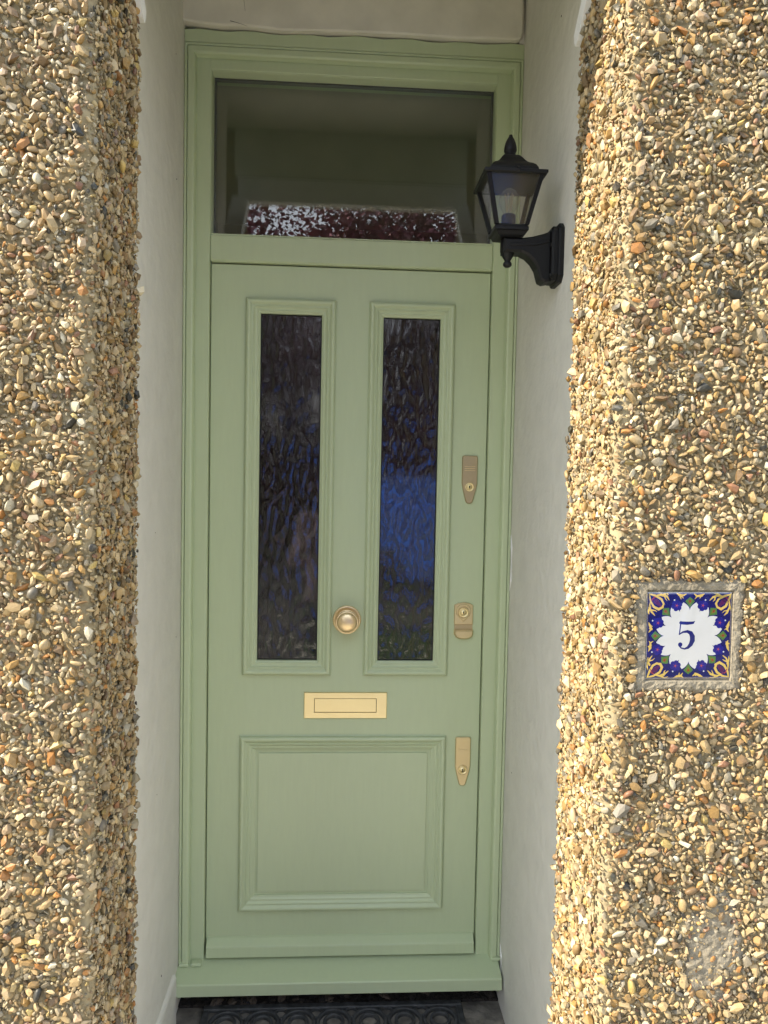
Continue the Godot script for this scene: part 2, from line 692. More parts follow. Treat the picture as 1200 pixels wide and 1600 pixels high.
	for s in stones:
		var p: Vector3 = s[0]
		var n: Vector3 = s[1]
		var d: float = s[2]
		var t1 := Vector3.UP.cross(n).normalized()
		var spin := rng.randf() * TAU
		var tilt := absf(rng.randfn(0.0, 0.85))
		var b := Basis(t1, Vector3.UP, n)
		b = b * Basis(Vector3(0, 0, 1), spin) * Basis(Vector3(1, 0, 0), tilt)
		var la := d * 0.5 * rng.randf_range(1.0, 1.45)
		var lb := d * 0.5 * rng.randf_range(0.66, 0.98)
		var lc := d * 0.5 * rng.randf_range(0.34, 0.85)
		var small: bool = d < 0.0056 or s.size() > 3
		var k := rng.randi() % variants.size() if rng.randf() < 0.28 else 20 + rng.randi() % 20
		if small:
			k = 20 + rng.randi() % 20
		var rot := Basis.from_euler(Vector3(rng.randf() * TAU, rng.randf() * TAU, rng.randf() * TAU))
		var bs := b * Basis.from_scale(Vector3(la, lb, lc)) * rot
		var at := p + n * (lc + 0.0012) * rng.randf_range(0.0, 1.0)
		var tone := pick_tone()
		if singles < 300 and not small and n.z > 0.95 and absf(p.x - xin) < (0.21 if side < 0 else 0.29) and p.y > 0.45 and p.y < 2.3:
			var o := MeshInstance3D.new()
			o.mesh = variant_mesh[k]
			o.material_override = stone_tones[tone][2]
			o.name = "pebble"
			o.transform = Transform3D(bs, at)
			root.add_child(o, true)
			singles += 1
			continue
		var va: Array = variants[k]
		var off := mv.size()
		mv.append_array(Transform3D(bs, at) * va[0])
		var nb := (b * Basis.from_scale(Vector3(1.0 / la, 1.0 / lb, 1.0 / lc)) * rot)
		var nn: PackedVector3Array = Transform3D(nb, Vector3.ZERO) * va[1]
		for i in nn.size():
			nn[i] = nn[i].normalized()
		mn.append_array(nn)
		var c: Color = stone_tones[tone][0]
		var f := rng.randf_range(0.62, 1.45)
		var warm := rng.randf_range(-0.04, 0.04)
		if small:
			c = c.lerp(Color(0.34, 0.275, 0.160), 0.75 if s.size() > 3 else 0.3)
		if rng.randf() < 0.28:
			c = c.lerp(Color(0.38, 0.31, 0.185), rng.randf_range(0.3, 0.75))
		c = Color(clampf(c.r * f * (1.0 + warm), 0.02, 0.85), clampf(c.g * f, 0.02, 0.82), clampf(c.b * f * (1.0 - warm * 2.0), 0.015, 0.78))
		var cc := PackedColorArray()
		cc.resize(va[0].size())
		cc.fill(c)
		# a little dust and tone change over each stone
		for i in range(0, cc.size(), 3):
			cc[i] = c.lerp(Color(0.34, 0.285, 0.19), rng.randf() * 0.4)
		mc.append_array(cc)
		for i in va[2]:
			mi.append(i + off)
	var ma := []
	ma.resize(Mesh.ARRAY_MAX)
	ma[Mesh.ARRAY_VERTEX] = mv
	ma[Mesh.ARRAY_NORMAL] = mn
	ma[Mesh.ARRAY_COLOR] = mc
	ma[Mesh.ARRAY_INDEX] = mi
	var mm := ArrayMesh.new()
	mm.add_surface_from_arrays(Mesh.PRIMITIVE_TRIANGLES, ma)
	for h in holes:
		var mb := begin()
		var rag := noise(60.0, 3, 123)
		var prof := [[-0.010, -0.008], [-0.003, -0.002], [0.003, 0.0012], [0.008, 0.0018], [0.0125, 0.0012], [0.0160, 0.0006], [0.0172, -0.004], [0.030, -0.004]]
		var cx: float = (h[0] + h[2]) / 2.0
		var cy: float = (h[1] + h[3]) / 2.0
		var hw: float = (h[2] - h[0]) / 2.0 - 0.002
		var hh: float = (h[3] - h[1]) / 2.0 - 0.001
		for side4 in 4:
			for k in 36:
				for i in prof.size() - 1:
					var q := []
					for c in [[k, i], [k + 1, i], [k + 1, i + 1], [k, i + 1]]:
						var w: float = prof[c[1]][0]
						var t: float = c[0] / 18.0 - 1.0
						var p2 := Vector2.ZERO
						match side4:
							0: p2 = Vector2(t * (hw - w), -(hh - w))
							1: p2 = Vector2(hw - w, t * (hh - w))
							2: p2 = Vector2(-t * (hw - w), hh - w)
							3: p2 = Vector2(-(hw - w), -t * (hh - w))
						var loose := clampf((0.016 - w) / 0.012, 0.0, 1.0)
						var j := Vector2(rag.get_noise_2d(p2.x, p2.y), rag.get_noise_2d(p2.x + 7.0, p2.y)) * 0.006 * loose
						q.append(Vector3(cx + p2.x + j.x, cy + p2.y + j.y, Z_FRONT + prof[c[1]][1] + rag.get_noise_2d(p2.x, p2.y + 5.0) * 0.0022))
					quad(mb, q[0], q[1], q[2], q[3])
		obj("mortar_border", done(mb), M.patch, root)
	if patch.size():
		var pm := begin(false)
		var lump := noise(45.0, 3, 99)
		for i in 44:
			for j in 44:
				var q := []
				for c in [[i, j], [i + 1, j], [i + 1, j + 1], [i, j + 1]]:
					var e := Vector2(c[0] / 22.0 - 1.0, c[1] / 22.0 - 1.0)
					var x: float = patch[0] + e.x * patch[2] * 1.1
					var y: float = patch[1] + e.y * patch[3] * 1.1
					var up := clampf(1.0 - e.length() + 0.28 * bare.get_noise_2d(x * 3.0, y * 3.0), -0.4, 0.26) * 0.027
					q.append(Vector3(x, y, Z_FRONT - 0.0035 + up + lump.get_noise_2d(x, y) * 0.0035))
				quad(pm, q[0], q[1], q[2], q[3])
		obj("mortar_repair", done(pm), M.patch, root)
	var mass := obj("gravel", mm, M.stone, root)
	mass.set_meta("kind", "stuff")
	print("stones ", stones.size(), " tris ", mi.size() / 3)
	# white moulding at the back edge: upright flat strip, then the raking rounded lip
	var wm := begin()
	var xo2 := wall_x + side * 0.01
	box(wm, Vector3(minf(xin + side * 0.004, xo2), -0.16, Z_BACK - 0.010), Vector3(maxf(xin + side * 0.004, xo2), 2.35, Z_BACK + 0.011))
	var poly := []
	for q in [[Z_BACK - 0.012, 2.350], [Z_BACK - 0.004, 2.338], [Z_BACK + 0.010, 2.342], [Z_FRONT - 0.01, 2.575], [Z_FRONT - 0.01, 2.61], [Z_FRONT - 0.03, 2.61], [Z_BACK - 0.014, 2.366]]:
		poly.append(Vector2(q[0], q[1]))
	# polygon in (z, y) swept along x
	var xs := minf(xin - side * 0.013, xo2)
	var xe := maxf(xin - side * 0.013, xo2)
	prism(wm, poly, xs, xe, 0.0, Transform3D(Basis(Vector3(0, 0, 1), Vector3(0, 1, 0), Vector3(1, 0, 0)), Vector3.ZERO))
	var w := obj("white_moulding", done(wm), M.white, root)
	w.set_meta("label", "white painted edge at the back of the pier")

# ---------------------------------------------------------------- tile print
var img: Image
func capsule(a: Vector2, b: Vector2, ra: float, rb: float, c: Color) -> void:
	var S := img.get_width()
	var to := func(p: Vector2) -> Vector2: return Vector2((p.x * 0.5 + 0.5) * S, (0.5 - p.y * 0.5) * S)
	var A: Vector2 = to.call(a)
	var B: Vector2 = to.call(b)
	var k := S * 0.5
	var R := maxf(ra, rb) * k + 2.0
	var x0 := clampi(int(minf(A.x, B.x) - R), 0, S - 1)
	var x1 := clampi(int(maxf(A.x, B.x) + R), 0, S - 1)
	var y0 := clampi(int(minf(A.y, B.y) - R), 0, S - 1)
	var y1 := clampi(int(maxf(A.y, B.y) + R), 0, S - 1)
	var ab := B - A
	var l := maxf(ab.length_squared(), 1e-6)
	for y in range(y0, y1 + 1):
		for x in range(x0, x1 + 1):
			var p := Vector2(x + 0.5, y + 0.5)
			var t := clampf((p - A).dot(ab) / l, 0.0, 1.0)
			var d := p.distance_to(A + ab * t) - lerpf(ra, rb, t) * k
			if d < 0.7:
				var w := clampf(0.7 - d, 0.0, 1.0)
				img.set_pixel(x, y, img.get_pixel(x, y).lerp(c, minf(w, 1.0)))

func stroke(pts: Array, c: Color) -> void:            # [x, y, half width]
	if c.r > 0.5:                                      # the brush of a hand
		var j := Vector2(rng.randfn(), rng.randfn()) * 0.010
		for p in pts:
			p[0] += j.x + rng.randfn() * 0.006
			p[1] += j.y + rng.randfn() * 0.006
			p[2] *= rng.randf_range(0.75, 1.2)
	for i in pts.size() - 1:
		capsule(Vector2(pts[i][0], pts[i][1]), Vector2(pts[i + 1][0], pts[i + 1][1]), pts[i][2], pts[i + 1][2], c)

func fill_poly(poly: PackedVector2Array, c: Color) -> void:
	var S := img.get_width()
	var q := PackedVector2Array()
	var lo := Vector2(1e9, 1e9)
	var hi := -lo
	for p in poly:
		var v := Vector2((p.x * 0.5 + 0.5) * S, (0.5 - p.y * 0.5) * S)
		q.append(v)
		lo = lo.min(v)
		hi = hi.max(v)
	for y in range(clampi(int(lo.y), 0, S - 1), clampi(int(hi.y) + 1, 0, S - 1) + 1):
		for x in range(clampi(int(lo.x), 0, S - 1), clampi(int(hi.x) + 1, 0, S - 1) + 1):
			var w := 0.0
			for s in [Vector2(0.25, 0.25), Vector2(0.75, 0.25), Vector2(0.25, 0.75), Vector2(0.75, 0.75)]:
				if Geometry2D.is_point_in_polygon(Vector2(x, y) + s, q):
					w += 0.25
			if w > 0:
				img.set_pixel(x, y, img.get_pixel(x, y).lerp(c, w))

func tile_print() -> ImageTexture:
	img = Image.create(512, 512, true, Image.FORMAT_RGBA8)
	var navy := Color8(22, 18, 105)
	var blue := Color8(34, 30, 138)
	var cream := Color8(238, 206, 110)
	var leaf := Color8(88, 130, 62)
	var white := Color8(232, 234, 236)
	var plum := Color8(92, 30, 92)
	img.fill(navy)
	# white star-shaped flower in the middle
	var star := PackedVector2Array()
	for i in 320:
		var a := TAU * (i + 0.0) / 320.0 + TAU / 32.0 * 0.0
		var lobe := 1.0 - absf(fposmod(a * 16.0 / TAU, 1.0) * 2.0 - 1.0)
		star.append(Vector2(cos(a), sin(a)) * lerpf(0.60, 0.79, pow(lobe, 0.65)))
	fill_poly(star, white)
	# blue flowers between the leaves
	for q in [[0.31, 0.70], [-0.31, 0.70], [0.31, -0.70], [-0.31, -0.70], [0.72, 0.30], [-0.74, 0.30], [0.70, -0.32], [-0.74, -0.32]]:
		var c := Vector2(q[0], q[1])
		for k in 6:
			var p := c + Vector2.from_angle(TAU * k / 6.0 + 0.3) * 0.078
			capsule(p, p, 0.054, 0.054, blue)
		for k in 5:
			var p := c + Vector2.from_angle(TAU * k / 5.0) * 0.05
			capsule(c, p, 0.012, 0.006, Color8(120, 50, 150))
		capsule(c, c, 0.016, 0.016, Color8(200, 96, 60))
		var wd := c + c.normalized() * 0.14
		capsule(wd, wd, 0.018, 0.018, white)
	# green leaves: four on the axes, four near the corners
	for k in 8:
		var a := TAU * k / 8.0
		var dir := Vector2.from_angle(a)
		var c := dir * (0.80 if k % 2 == 0 else 0.80)
		var side := dir.orthogonal()
		var shape := PackedVector2Array([c + dir * 0.10, c + dir * 0.04 + side * 0.075, c + side * 0.115, c - dir * 0.05 + side * 0.07, c - dir * 0.15, c - dir * 0.05 - side * 0.07, c - side * 0.115, c + dir * 0.04 - side * 0.075])
		fill_poly(shape, leaf)
		capsule(c, c - dir * 0.07, 0.045, 0.008, Color8(130, 120, 50))
		capsule(c + dir * 0.01, c, 0.022, 0.022, Color8(150, 70, 40))
	# corner and edge scrolls
	for sx in [-1, 1]:
		for sy in [-1, 1]:
			var f := func(l: Array) -> Array:
				var out := []
				for p in l:
					out.append([p[0] * sx, p[1] * sy, p[2]])
				return out
			var fs := func(l: Array) -> Array:
				var out := []
				for p in l:
					out.append([p[1] * sx, p[0] * sy, p[2]])
				return out
			capsule(Vector2(0.80 * sx, 0.80 * sy), Vector2(0.70 * sx, 0.70 * sy), 0.06, 0.03, plum)
			for h in [f, fs]:
				stroke(h.call([[0.965, 0.965, 0.014], [0.93, 0.82, 0.022], [0.85, 0.68, 0.026], [0.74, 0.62, 0.026], [0.65, 0.66, 0.022], [0.64, 0.73, 0.014]]), cream)
				stroke(h.call([[0.93, 0.80, 0.010], [0.95, 0.66, 0.026], [0.90, 0.54, 0.022], [0.82, 0.47, 0.008]]), cream)
				stroke(h.call([[0.94, 0.68, 0.02], [0.985, 0.56, 0.02], [0.97, 0.50, 0.006]]), cream)
				stroke(h.call([[0.92, 0.60, 0.02], [0.84, 0.58, 0.012], [0.80, 0.55, 0.005]]), cream)
				stroke(h.call([[0.965, 0.34, 0.004], [0.93, 0.26, 0.026], [0.91, 0.16, 0.024], [0.95, 0.10, 0.010]]), cream)
				stroke(h.call([[0.93, 0.24, 0.018], [0.87, 0.22, 0.006]]), cream)
				stroke(h.call([[0.92, 0.18, 0.018], [0.86, 0.14, 0.006]]), cream)
				stroke(h.call([[0.90, 0.85, 0.008], [0.80, 0.90, 0.010]]), Color8(170, 60, 80))
	# the numeral
	var ink := Color8(38, 40, 120)
	stroke([[-0.205, 0.30, 0.0344], [-0.05, 0.29, 0.0361], [0.08, 0.30, 0.0292], [0.125, 0.335, 0.0052]], ink)
	stroke([[-0.205, 0.33, 0.0120], [-0.215, 0.18, 0.0120], [-0.232, 0.03, 0.0112]], ink)
	stroke([[-0.232, 0.035, 0.0112], [-0.15, 0.085, 0.0189], [-0.04, 0.10, 0.0310], [0.04, 0.06, 0.0464], [0.078, -0.02, 0.0568], [0.080, -0.11, 0.0568], [0.045, -0.20, 0.0464], [-0.02, -0.275, 0.0310], [-0.10, -0.305, 0.0172], [-0.18, -0.285, 0.0138], [-0.225, -0.235, 0.0172]], ink)
	capsule(Vector2(-0.205, -0.205), Vector2(-0.205, -0.205), 0.050, 0.050, ink)
	# thin pale glaze line round the rim
	for q in [[-1, -1, 1, -1], [1, -1, 1, 1], [1, 1, -1, 1], [-1, 1, -1, -1]]:
		capsule(Vector2(q[0], q[1]), Vector2(q[2], q[3]), 0.013, 0.013, Color8(206, 204, 210))
	img.generate_mipmaps()
	return ImageTexture.create_from_image(img)

func make_tile() -> void:
	var t := thing("house_number_tile", "square glazed tile with blue floral border and number 5 set in the right pier", "tile", Vector3(1.0108, 1.1765, Z_FRONT - 0.0085))
	t.rotation.z = 0.012
	var h := 0.0775
	var m := mat(lin(0.46, 0.46, 0.46), 0.12, 0.0, 0.6)
	m.albedo_texture = tile_print()
	m.clearcoat_enabled = true
	m.clearcoat = 0.6
	m.clearcoat_roughness = 0.05
	m.heightmap_enabled = true
	m.heightmap_texture = ntex(noise(0.01, 3, 5), 256)
	m.heightmap_scale = 0.05
	var st := begin()
	st.set_uv(Vector2.ZERO)
	# face, slightly pillowed at its edges, with a print laid over it
	var z := 0.008
	var e := 0.003
	var f := func(x: float, y: float, zz: float) -> void:
		st.set_uv(Vector2((x / h) * 0.5 + 0.5, 0.5 - (y / h) * 0.5))
		st.add_vertex(Vector3(x, y, zz))
	var o := [Vector2(-h, -h), Vector2(h, -h), Vector2(h, h), Vector2(-h, h)]
	var i := [Vector2(-h + e, -h + e), Vector2(h - e, -h + e), Vector2(h - e, h - e), Vector2(-h + e, h - e)]
	for q in [[0, 2, 1], [0, 3, 2]]:
		for k in q:
			f.call(i[k].x, i[k].y, z)
	for k in 4:
		var j := (k + 1) % 4
		for q in [[o[k], z - 0.0015], [i[j], z], [o[j], z - 0.0015], [o[k], z - 0.0015], [i[k], z], [i[j], z]]:
			f.call(q[0].x, q[0].y, q[1])
	obj("glazed_face", done(st), m, t)
	obj("tile_body", box_mesh(Vector3(-h, -h, -0.004), Vector3(h, h, z - 0.0017)), M.white, t)

# ---------------------------------------------------------------- porch shell
func make_porch() -> void:
	# floor of the porch and everything before the house
	structure("porch_floor", box_mesh(Vector3(-0.3, -0.30, -0.05), Vector3(1.12, -0.150, Z_FRONT + 0.099)), M.floor)
	structure("garden_path", box_mesh(Vector3(-0.9, -0.45, 3.4), Vector3(0.5, -0.27, 6.2)), M.concrete)
	structure("forecourt", box_mesh(Vector3(-4.5, -0.45, Z_FRONT + 0.1), Vector3(5.0, -0.274, 3.4)), M.paving)
	structure("ground", box_mesh(Vector3(-150, -0.60, -150), Vector3(150, -0.30, 150)), M.grass)
	structure("pavement", box_mesh(Vector3(-40, -0.5, 6.2), Vector3(40, -0.266, 7.6)), M.concrete)
	structure("road", box_mesh(Vector3(-60, -0.5, 7.7), Vector3(60, -0.292, 13.5)), M.asphalt)
	# side walls
	var side := [[-1, -0.075, "smooth painted plaster wall on the left side of the porch"], [1, 0.8944, "smooth painted plaster wall on the right side of the porch behind the lantern"]]
	for s in side:
		var root := thing("plaster_wall", s[2], "wall")
		var x: float = s[1]
		var st := begin()
		box(st, Vector3(minf(x, x + s[0] * 0.25), -0.3, -0.35), Vector3(maxf(x, x + s[0] * 0.25), 3.2, Z_BACK - 0.0005))
		obj("plaster", done(st), M.plaster, root)
		if s[0] < 0:
			var p := begin()
			var prof := [Vector2(x - 0.001, -0.29), Vector2(x + 0.010, -0.29), Vector2(x + 0.010, -0.008), Vector2(x + 0.007, 0.0), Vector2(x - 0.001, 0.004)]
			prism(p, prof, 0.10, Z_BACK - 0.012, 0.0)
			obj("plinth", done(p), M.plaster, root)
			for q in [[2.25, 0.118, 0.006], [0.985, 0.089, 0.004], [0.097, 0.241, 0.006], [2.573, 0.135, 0.004], [1.30, 0.33, 0.003], [0.62, 0.30, 0.003]]:
				var h := begin()
				lathe(h, Transform3D(Basis(Vector3(0, 0, -1), Vector3(0, 1, 0), Vector3(1, 0, 0)), Vector3(x, q[0], q[1])), [Vector2(q[2] * 0.5, -0.001), Vector2(q[2] * 0.45, 0.0006), Vector2(0, 0.0008)], 7)
				obj("chip", done(h), M.rubble, root)
		else:
			for q in [[2.561, 0.405, 0.005], [0.60, 0.12, 0.004]]:
				var h := begin()
				lathe(h, Transform3D(Basis(Vector3(0, 0, 1), Vector3(0, 1, 0), Vector3(-1, 0, 0)), Vector3(x, q[0], q[1])), [Vector2(q[2] * 0.5, -0.001), Vector2(q[2] * 0.45, 0.0006), Vector2(0, 0.0008)], 7)
				obj("chip", done(h), M.rubble, root)
	# wall above the frame
	var back := thing("wall_above_door", "cream plastered wall above the green door frame", "wall")
	var pb := []
	pb.append_array([Vector2(-0.085, 3.2), Vector2(-0.085, 2.715), Vector2(-0.03, 2.7075), Vector2(0.03, 2.704), Vector2(0.10, 2.7065), Vector2(0.2, 2.7), Vector2(0.36, 2.706), Vector2(0.55, 2.7075), Vector2(0.66, 2.705), Vector2(0.80, 2.7085)])
	for q in arc(0.862, 2.733, 0.024, 270, 360, 6):
		pb.append(q)
	pb.append(Vector2(0.886, 3.2))
	var bm := begin()
	prism(bm, pb, -0.2, 0.052, 0.004)
	obj("plaster", done(bm), M.cream, back)
	var rec := begin()
	box(rec, Vector3(0.88, 2.66, -0.2), Vector3(0.896, 3.2, 0.030))
	obj("plaster_margin", done(rec), M.plaster, back)
	for c in [[[0.0915, 2.86], [0.0935, 2.80], [0.0925, 2.775], [0.0965, 2.745]], [[0.055, 2.7165], [0.072, 2.713], [0.088, 2.709], [0.102, 2.7045]]]:
		var cr := begin()
		for i in c.size() - 1:
			var a := Vector3(c[i][0], c[i][1], 0.0522)
			var b := Vector3(c[i + 1][0], c[i + 1][1], 0.0522)
			var n: Vector3 = (b - a).normalized().cross(Vector3(0, 0, 1)) * 0.0011 * (1.0 - 0.3 * i)
			quad(cr, a - n, b - n * 0.6, b + n * 0.6, a + n)
		obj("crack", done(cr), M.rubble, back)
	# ceiling and lintel of the porch opening
	structure("porch_ceiling", box_mesh(Vector3(-0.3, 2.88, 0.052), Vector3(1.12, 2.96, Z_FRONT - 0.032)), M.ceiling)
	var lt := thing("porch_lintel", "white edged lintel across the porch opening above the two pebble-dashed piers", "lintel")
	obj("lintel_face", box_mesh(Vector3(-0.06, 2.612, Z_FRONT - 0.028), Vector3(0.895, 3.3, Z_FRONT - 0.002)), M.mortar, lt)
	obj("white_edge", box_mesh(Vector3(-0.06, 2.585, Z_FRONT - 0.040), Vector3(0.895, 2.685, Z_FRONT + 0.004), 0.004), M.white, lt)
	obj("inner_board", box_mesh(Vector3(-0.0745, 2.688, Z_FRONT - 0.040), Vector3(0.894, 2.879, Z_FRONT - 0.0285)), M.ceiling, lt)
	var up := thing("upper_front_wall", "plain rendered front wall of the house above the porch opening", "wall")
	obj("render", box_mesh(Vector3(-2.2, 3.302, Z_FRONT - 0.2), Vector3(3.0, 6.2, Z_FRONT - 0.003)), M.mortar, up)
	# the hall behind the glass: a closed dark room
	var hall := begin()
	for b in [[-0.6, -0.12, -3.1, -0.5, 3.2, -0.2], [1.4, -0.12, -3.1, 1.5, 3.2, -0.2], [-0.6, 3.2, -3.1, 1.5, 3.3, -0.05], [-0.6, -0.2, -3.1, 1.5, -0.1, -0.06], [-0.6, -0.12, -3.2, 1.5, 0.9, -3.1], [-0.6, 2.2, -3.2, 1.5, 3.3, -3.1], [-0.6, 0.9, -3.2, -0.2, 2.2, -3.1], [1.1, 0.9, -3.2, 1.5, 2.2, -3.1], [-0.6, -0.12, -0.3, -0.33, 3.2, -0.201], [1.15, -0.12, -0.3, 1.5, 3.2, -0.201]]:
		box(hall, Vector3(b[0], b[1], b[2]), Vector3(b[3], b[4], b[5]))
	structure("hallway", done(hall), M.hall)

# ---------------------------------------------------------------- frame
func make_frame() -> void:
	var f := thing("door_frame", "sage green wooden door frame with fanlight, mouldings and sloping sill", "door frame")
	var zj := 0.018
	var L := -0.0748
	var R := 0.8944
	var T := 2.664
	for j in [[L + 0.001, -0.0022], [0.8222, R - 0.001]]:
		obj("jamb", box_mesh(Vector3(j[0], -0.028, -0.075), Vector3(j[1], T, zj), 0.0015), M.green, f)
	# stops behind the door and head, so that no light leaks
	obj("head", box_mesh(Vector3(-0.0034, 2.601, -0.075), Vector3(0.8234, T - 0.001, zj - 0.0004), 0.0015), M.green, f)
	obj("transom_rail", box_mesh(Vector3(-0.0034, 2.0635, -0.075), Vector3(0.8234, 2.1405, zj - 0.0007), 0.005), M.green, f)
	var bead := begin()
	mould(bead, [-0.0045, 2.1385, 0.8245, 2.603], [Vector2(0.0, 0.014), Vector2(0.0035, 0.0145), Vector2(0.0048, 0.010), Vector2(0.0055, -0.022)])
	obj("glazing_bead", done(bead), M.green, f)
	var stop := begin()
	for b in [[-0.0035, -0.02, 0.012, 2.0633], [0.808, -0.02, 0.8235, 2.0633], [0.012, 2.045, 0.808, 2.0633]]:
		box(stop, Vector3(b[0], b[1], -0.075), Vector3(b[2], b[3], -0.052))
	obj("door_stop", done(stop), M.green, f)
	# fanlight: two panes and a spacer bar
	for z in [-0.024, -0.040]:
		obj("window_pane", box_mesh(Vector3(-0.003, 2.140, z - 0.004), Vector3(0.823, 2.6015, z)), M.pane, f)
	var sp := begin()
	mould(sp, [-0.001, 2.1415, 0.821, 2.5995], [Vector2(0, -0.0245), Vector2(0.0065, -0.0247), Vector2(0.0065, -0.039)])
	obj("spacer_bar", done(sp), M.alu, f)
	# architrave moulding, one mitred length per side
	var prof := [Vector2(0.0, 0.0), Vector2(0.0, 0.030)]
	prof.append_array(arc(0.0045, 0.032, 0.0045, 180, 20, 6))
	prof.append_array([Vector2(0.0092, 0.0305), Vector2(0.0105, 0.036), Vector2(0.012, 0.0385), Vector2(0.024, 0.0385)])
	prof.append_array(arc(0.024, 0.0315, 0.007, 90, 5, 5))
	prof.append_array([Vector2(0.0315, 0.026), Vector2(0.0335, 0.0185), Vector2(0.0345, 0.0115), Vector2(0.0362, 0.0115), Vector2(0.0368, 0.019), Vector2(0.0372, 0.017)])
	for s in [1, 4, 8]:
		var a := begin()
		mould(a, [L, -0.12, R, T], prof, s)
		# cut at the sill: the moulding of a side runs down into it
		obj("architrave", done(a), M.green, f)
	# second reed on the jamb by the wall
	var fil := begin()
	var top := []
	for i in 25:
		var x := lerpf(L, R, i / 24.0)
		top.append(Vector2(x, 2.7015 + 0.003 * sin(i * 1.7) + 0.0015 * sin(i * 0.6) + 0.006 * (x - 0.4)))
	top.append(Vector2(R, T + 0.0005))
	top.append(Vector2(L, T + 0.0005))
	prism(fil, top, 0.0, 0.034, 0.0015)
	obj("head_fillet", done(fil), M.green, f)
	# sill
	var sl := []
	for q in [[-0.075, -0.005], [0.004, -0.0055], [0.094, -0.0285], [0.0985, -0.0300], [0.1005, -0.0335], [0.1005, -0.0655], [0.092, -0.0655], [0.088, -0.060], [-0.075, -0.060]]:
		sl.append(Vector2(-q[0], q[1]))
	var ss := begin()
	prism(ss, sl, -0.0745, 0.8875, 0.0, Transform3D(Basis(Vector3(0, 0, -1), Vector3(0, 1, 0), Vector3(1, 0, 0)), Vector3.ZERO))
	obj("sill", done(ss), M.green, f)
	# paint and filler left at the corners
	for c in [[[0.8946, 1.285, 0.034], [0.9, 1.25, 0.05], [0.9, 1.15, 0.052], [0.8946, 1.118, 0.034]], [[0.8946, 0.035, 0.034], [0.9, 0.01, 0.06], [0.9, -0.04, 0.055], [0.8946, -0.062, 0.04]]]:
		var b := begin()
		var pts := []
		for q in c:
			pts.append(Vector3(0.8940, q[1], q[2]))
		tube(b, pts, [0.001, 0.0045, 0.0045, 0.001], 7)
		var o := obj("filler", done(b), M.white, f)
		o.set_meta("label", "smear of white filler beside the frame")
	for c in [[-0.072, -0.009], [-0.036, -0.008], [0.866, -0.008]]:
		var b := begin()
		box(b, Vector3(c[0], c[1] - 0.006, 0.02), Vector3(c[0] + 0.030, c[1] + 0.004, 0.046), 0.003)
		obj("paint_bead", done(b), M.green, f)
	# underside: rough bed below the sill
	var bed := thing("rubble_bed", "strip of dark broken mortar below the green door sill", "rubble")
	obj("base", box_mesh(Vector3(-0.0745, -0.149, -0.07), Vector3(0.894, -0.0605, -0.02)), M.dirt, bed)
	obj("dirt_ledge", box_mesh(Vector3(-0.0745, -0.1495, -0.0199), Vector3(0.894, -0.140, 0.034), 0.003), M.dirt, bed)
	rng.seed = 404
	for k in 46:
		var o := MeshInstance3D.new()
		o.mesh = variant_mesh[rng.randi() % variant_mesh.size()]
		var w := rng.randf_range(0.003, 0.018)
		o.transform = Transform3D(Basis.from_euler(Vector3(rng.randf() * 0.6, rng.randf() * TAU, rng.randf() * 0.6)) * Basis.from_scale(Vector3(w * 1.6, w * 0.5, w)), Vector3(rng.randf_range(-0.06, 0.88), -0.139 + w * 0.15, rng.randf_range(-0.02, 0.035)))
		o.material_override = M.rubble if rng.randf() < 0.6 else M.dirt
		o.name = "fragment"
		bed.add_child(o, true)

# ---------------------------------------------------------------- door
func keyhole(parent: Node, x: float, y: float, z: float, r: float) -> void:
	var c := begin(false)
	lathe(c, Transform3D(Basis.IDENTITY, Vector3(x, y, 0)), [Vector2(r, z - 0.004), Vector2(r, z + 0.002), Vector2(r * 0.93, z + 0.003), Vector2(r * 0.78, z + 0.003), Vector2(r * 0.72, z + 0.0012), Vector2(r * 0.60, z + 0.0012), Vector2(r * 0.56, z + 0.0026), Vector2(0, z + 0.0026)], 24)
	obj("cylinder", done(c), M.brass, parent)
	var k := begin()
	prism(k, [Vector2(-0.0011, -0.0045), Vector2(0.0011, -0.0045), Vector2(0.0013, 0.0), Vector2(0.0022, 0.002), Vector2(0.001, 0.0042), Vector2(-0.001, 0.0042), Vector2(-0.0022, 0.002), Vector2(-0.0013, 0.0)], 0, 0.0005, 0.0, Transform3D(Basis.IDENTITY, Vector3(x - r * 0.08, y, z + 0.0024)))
	obj("keyhole", done(k), M.slot, parent)

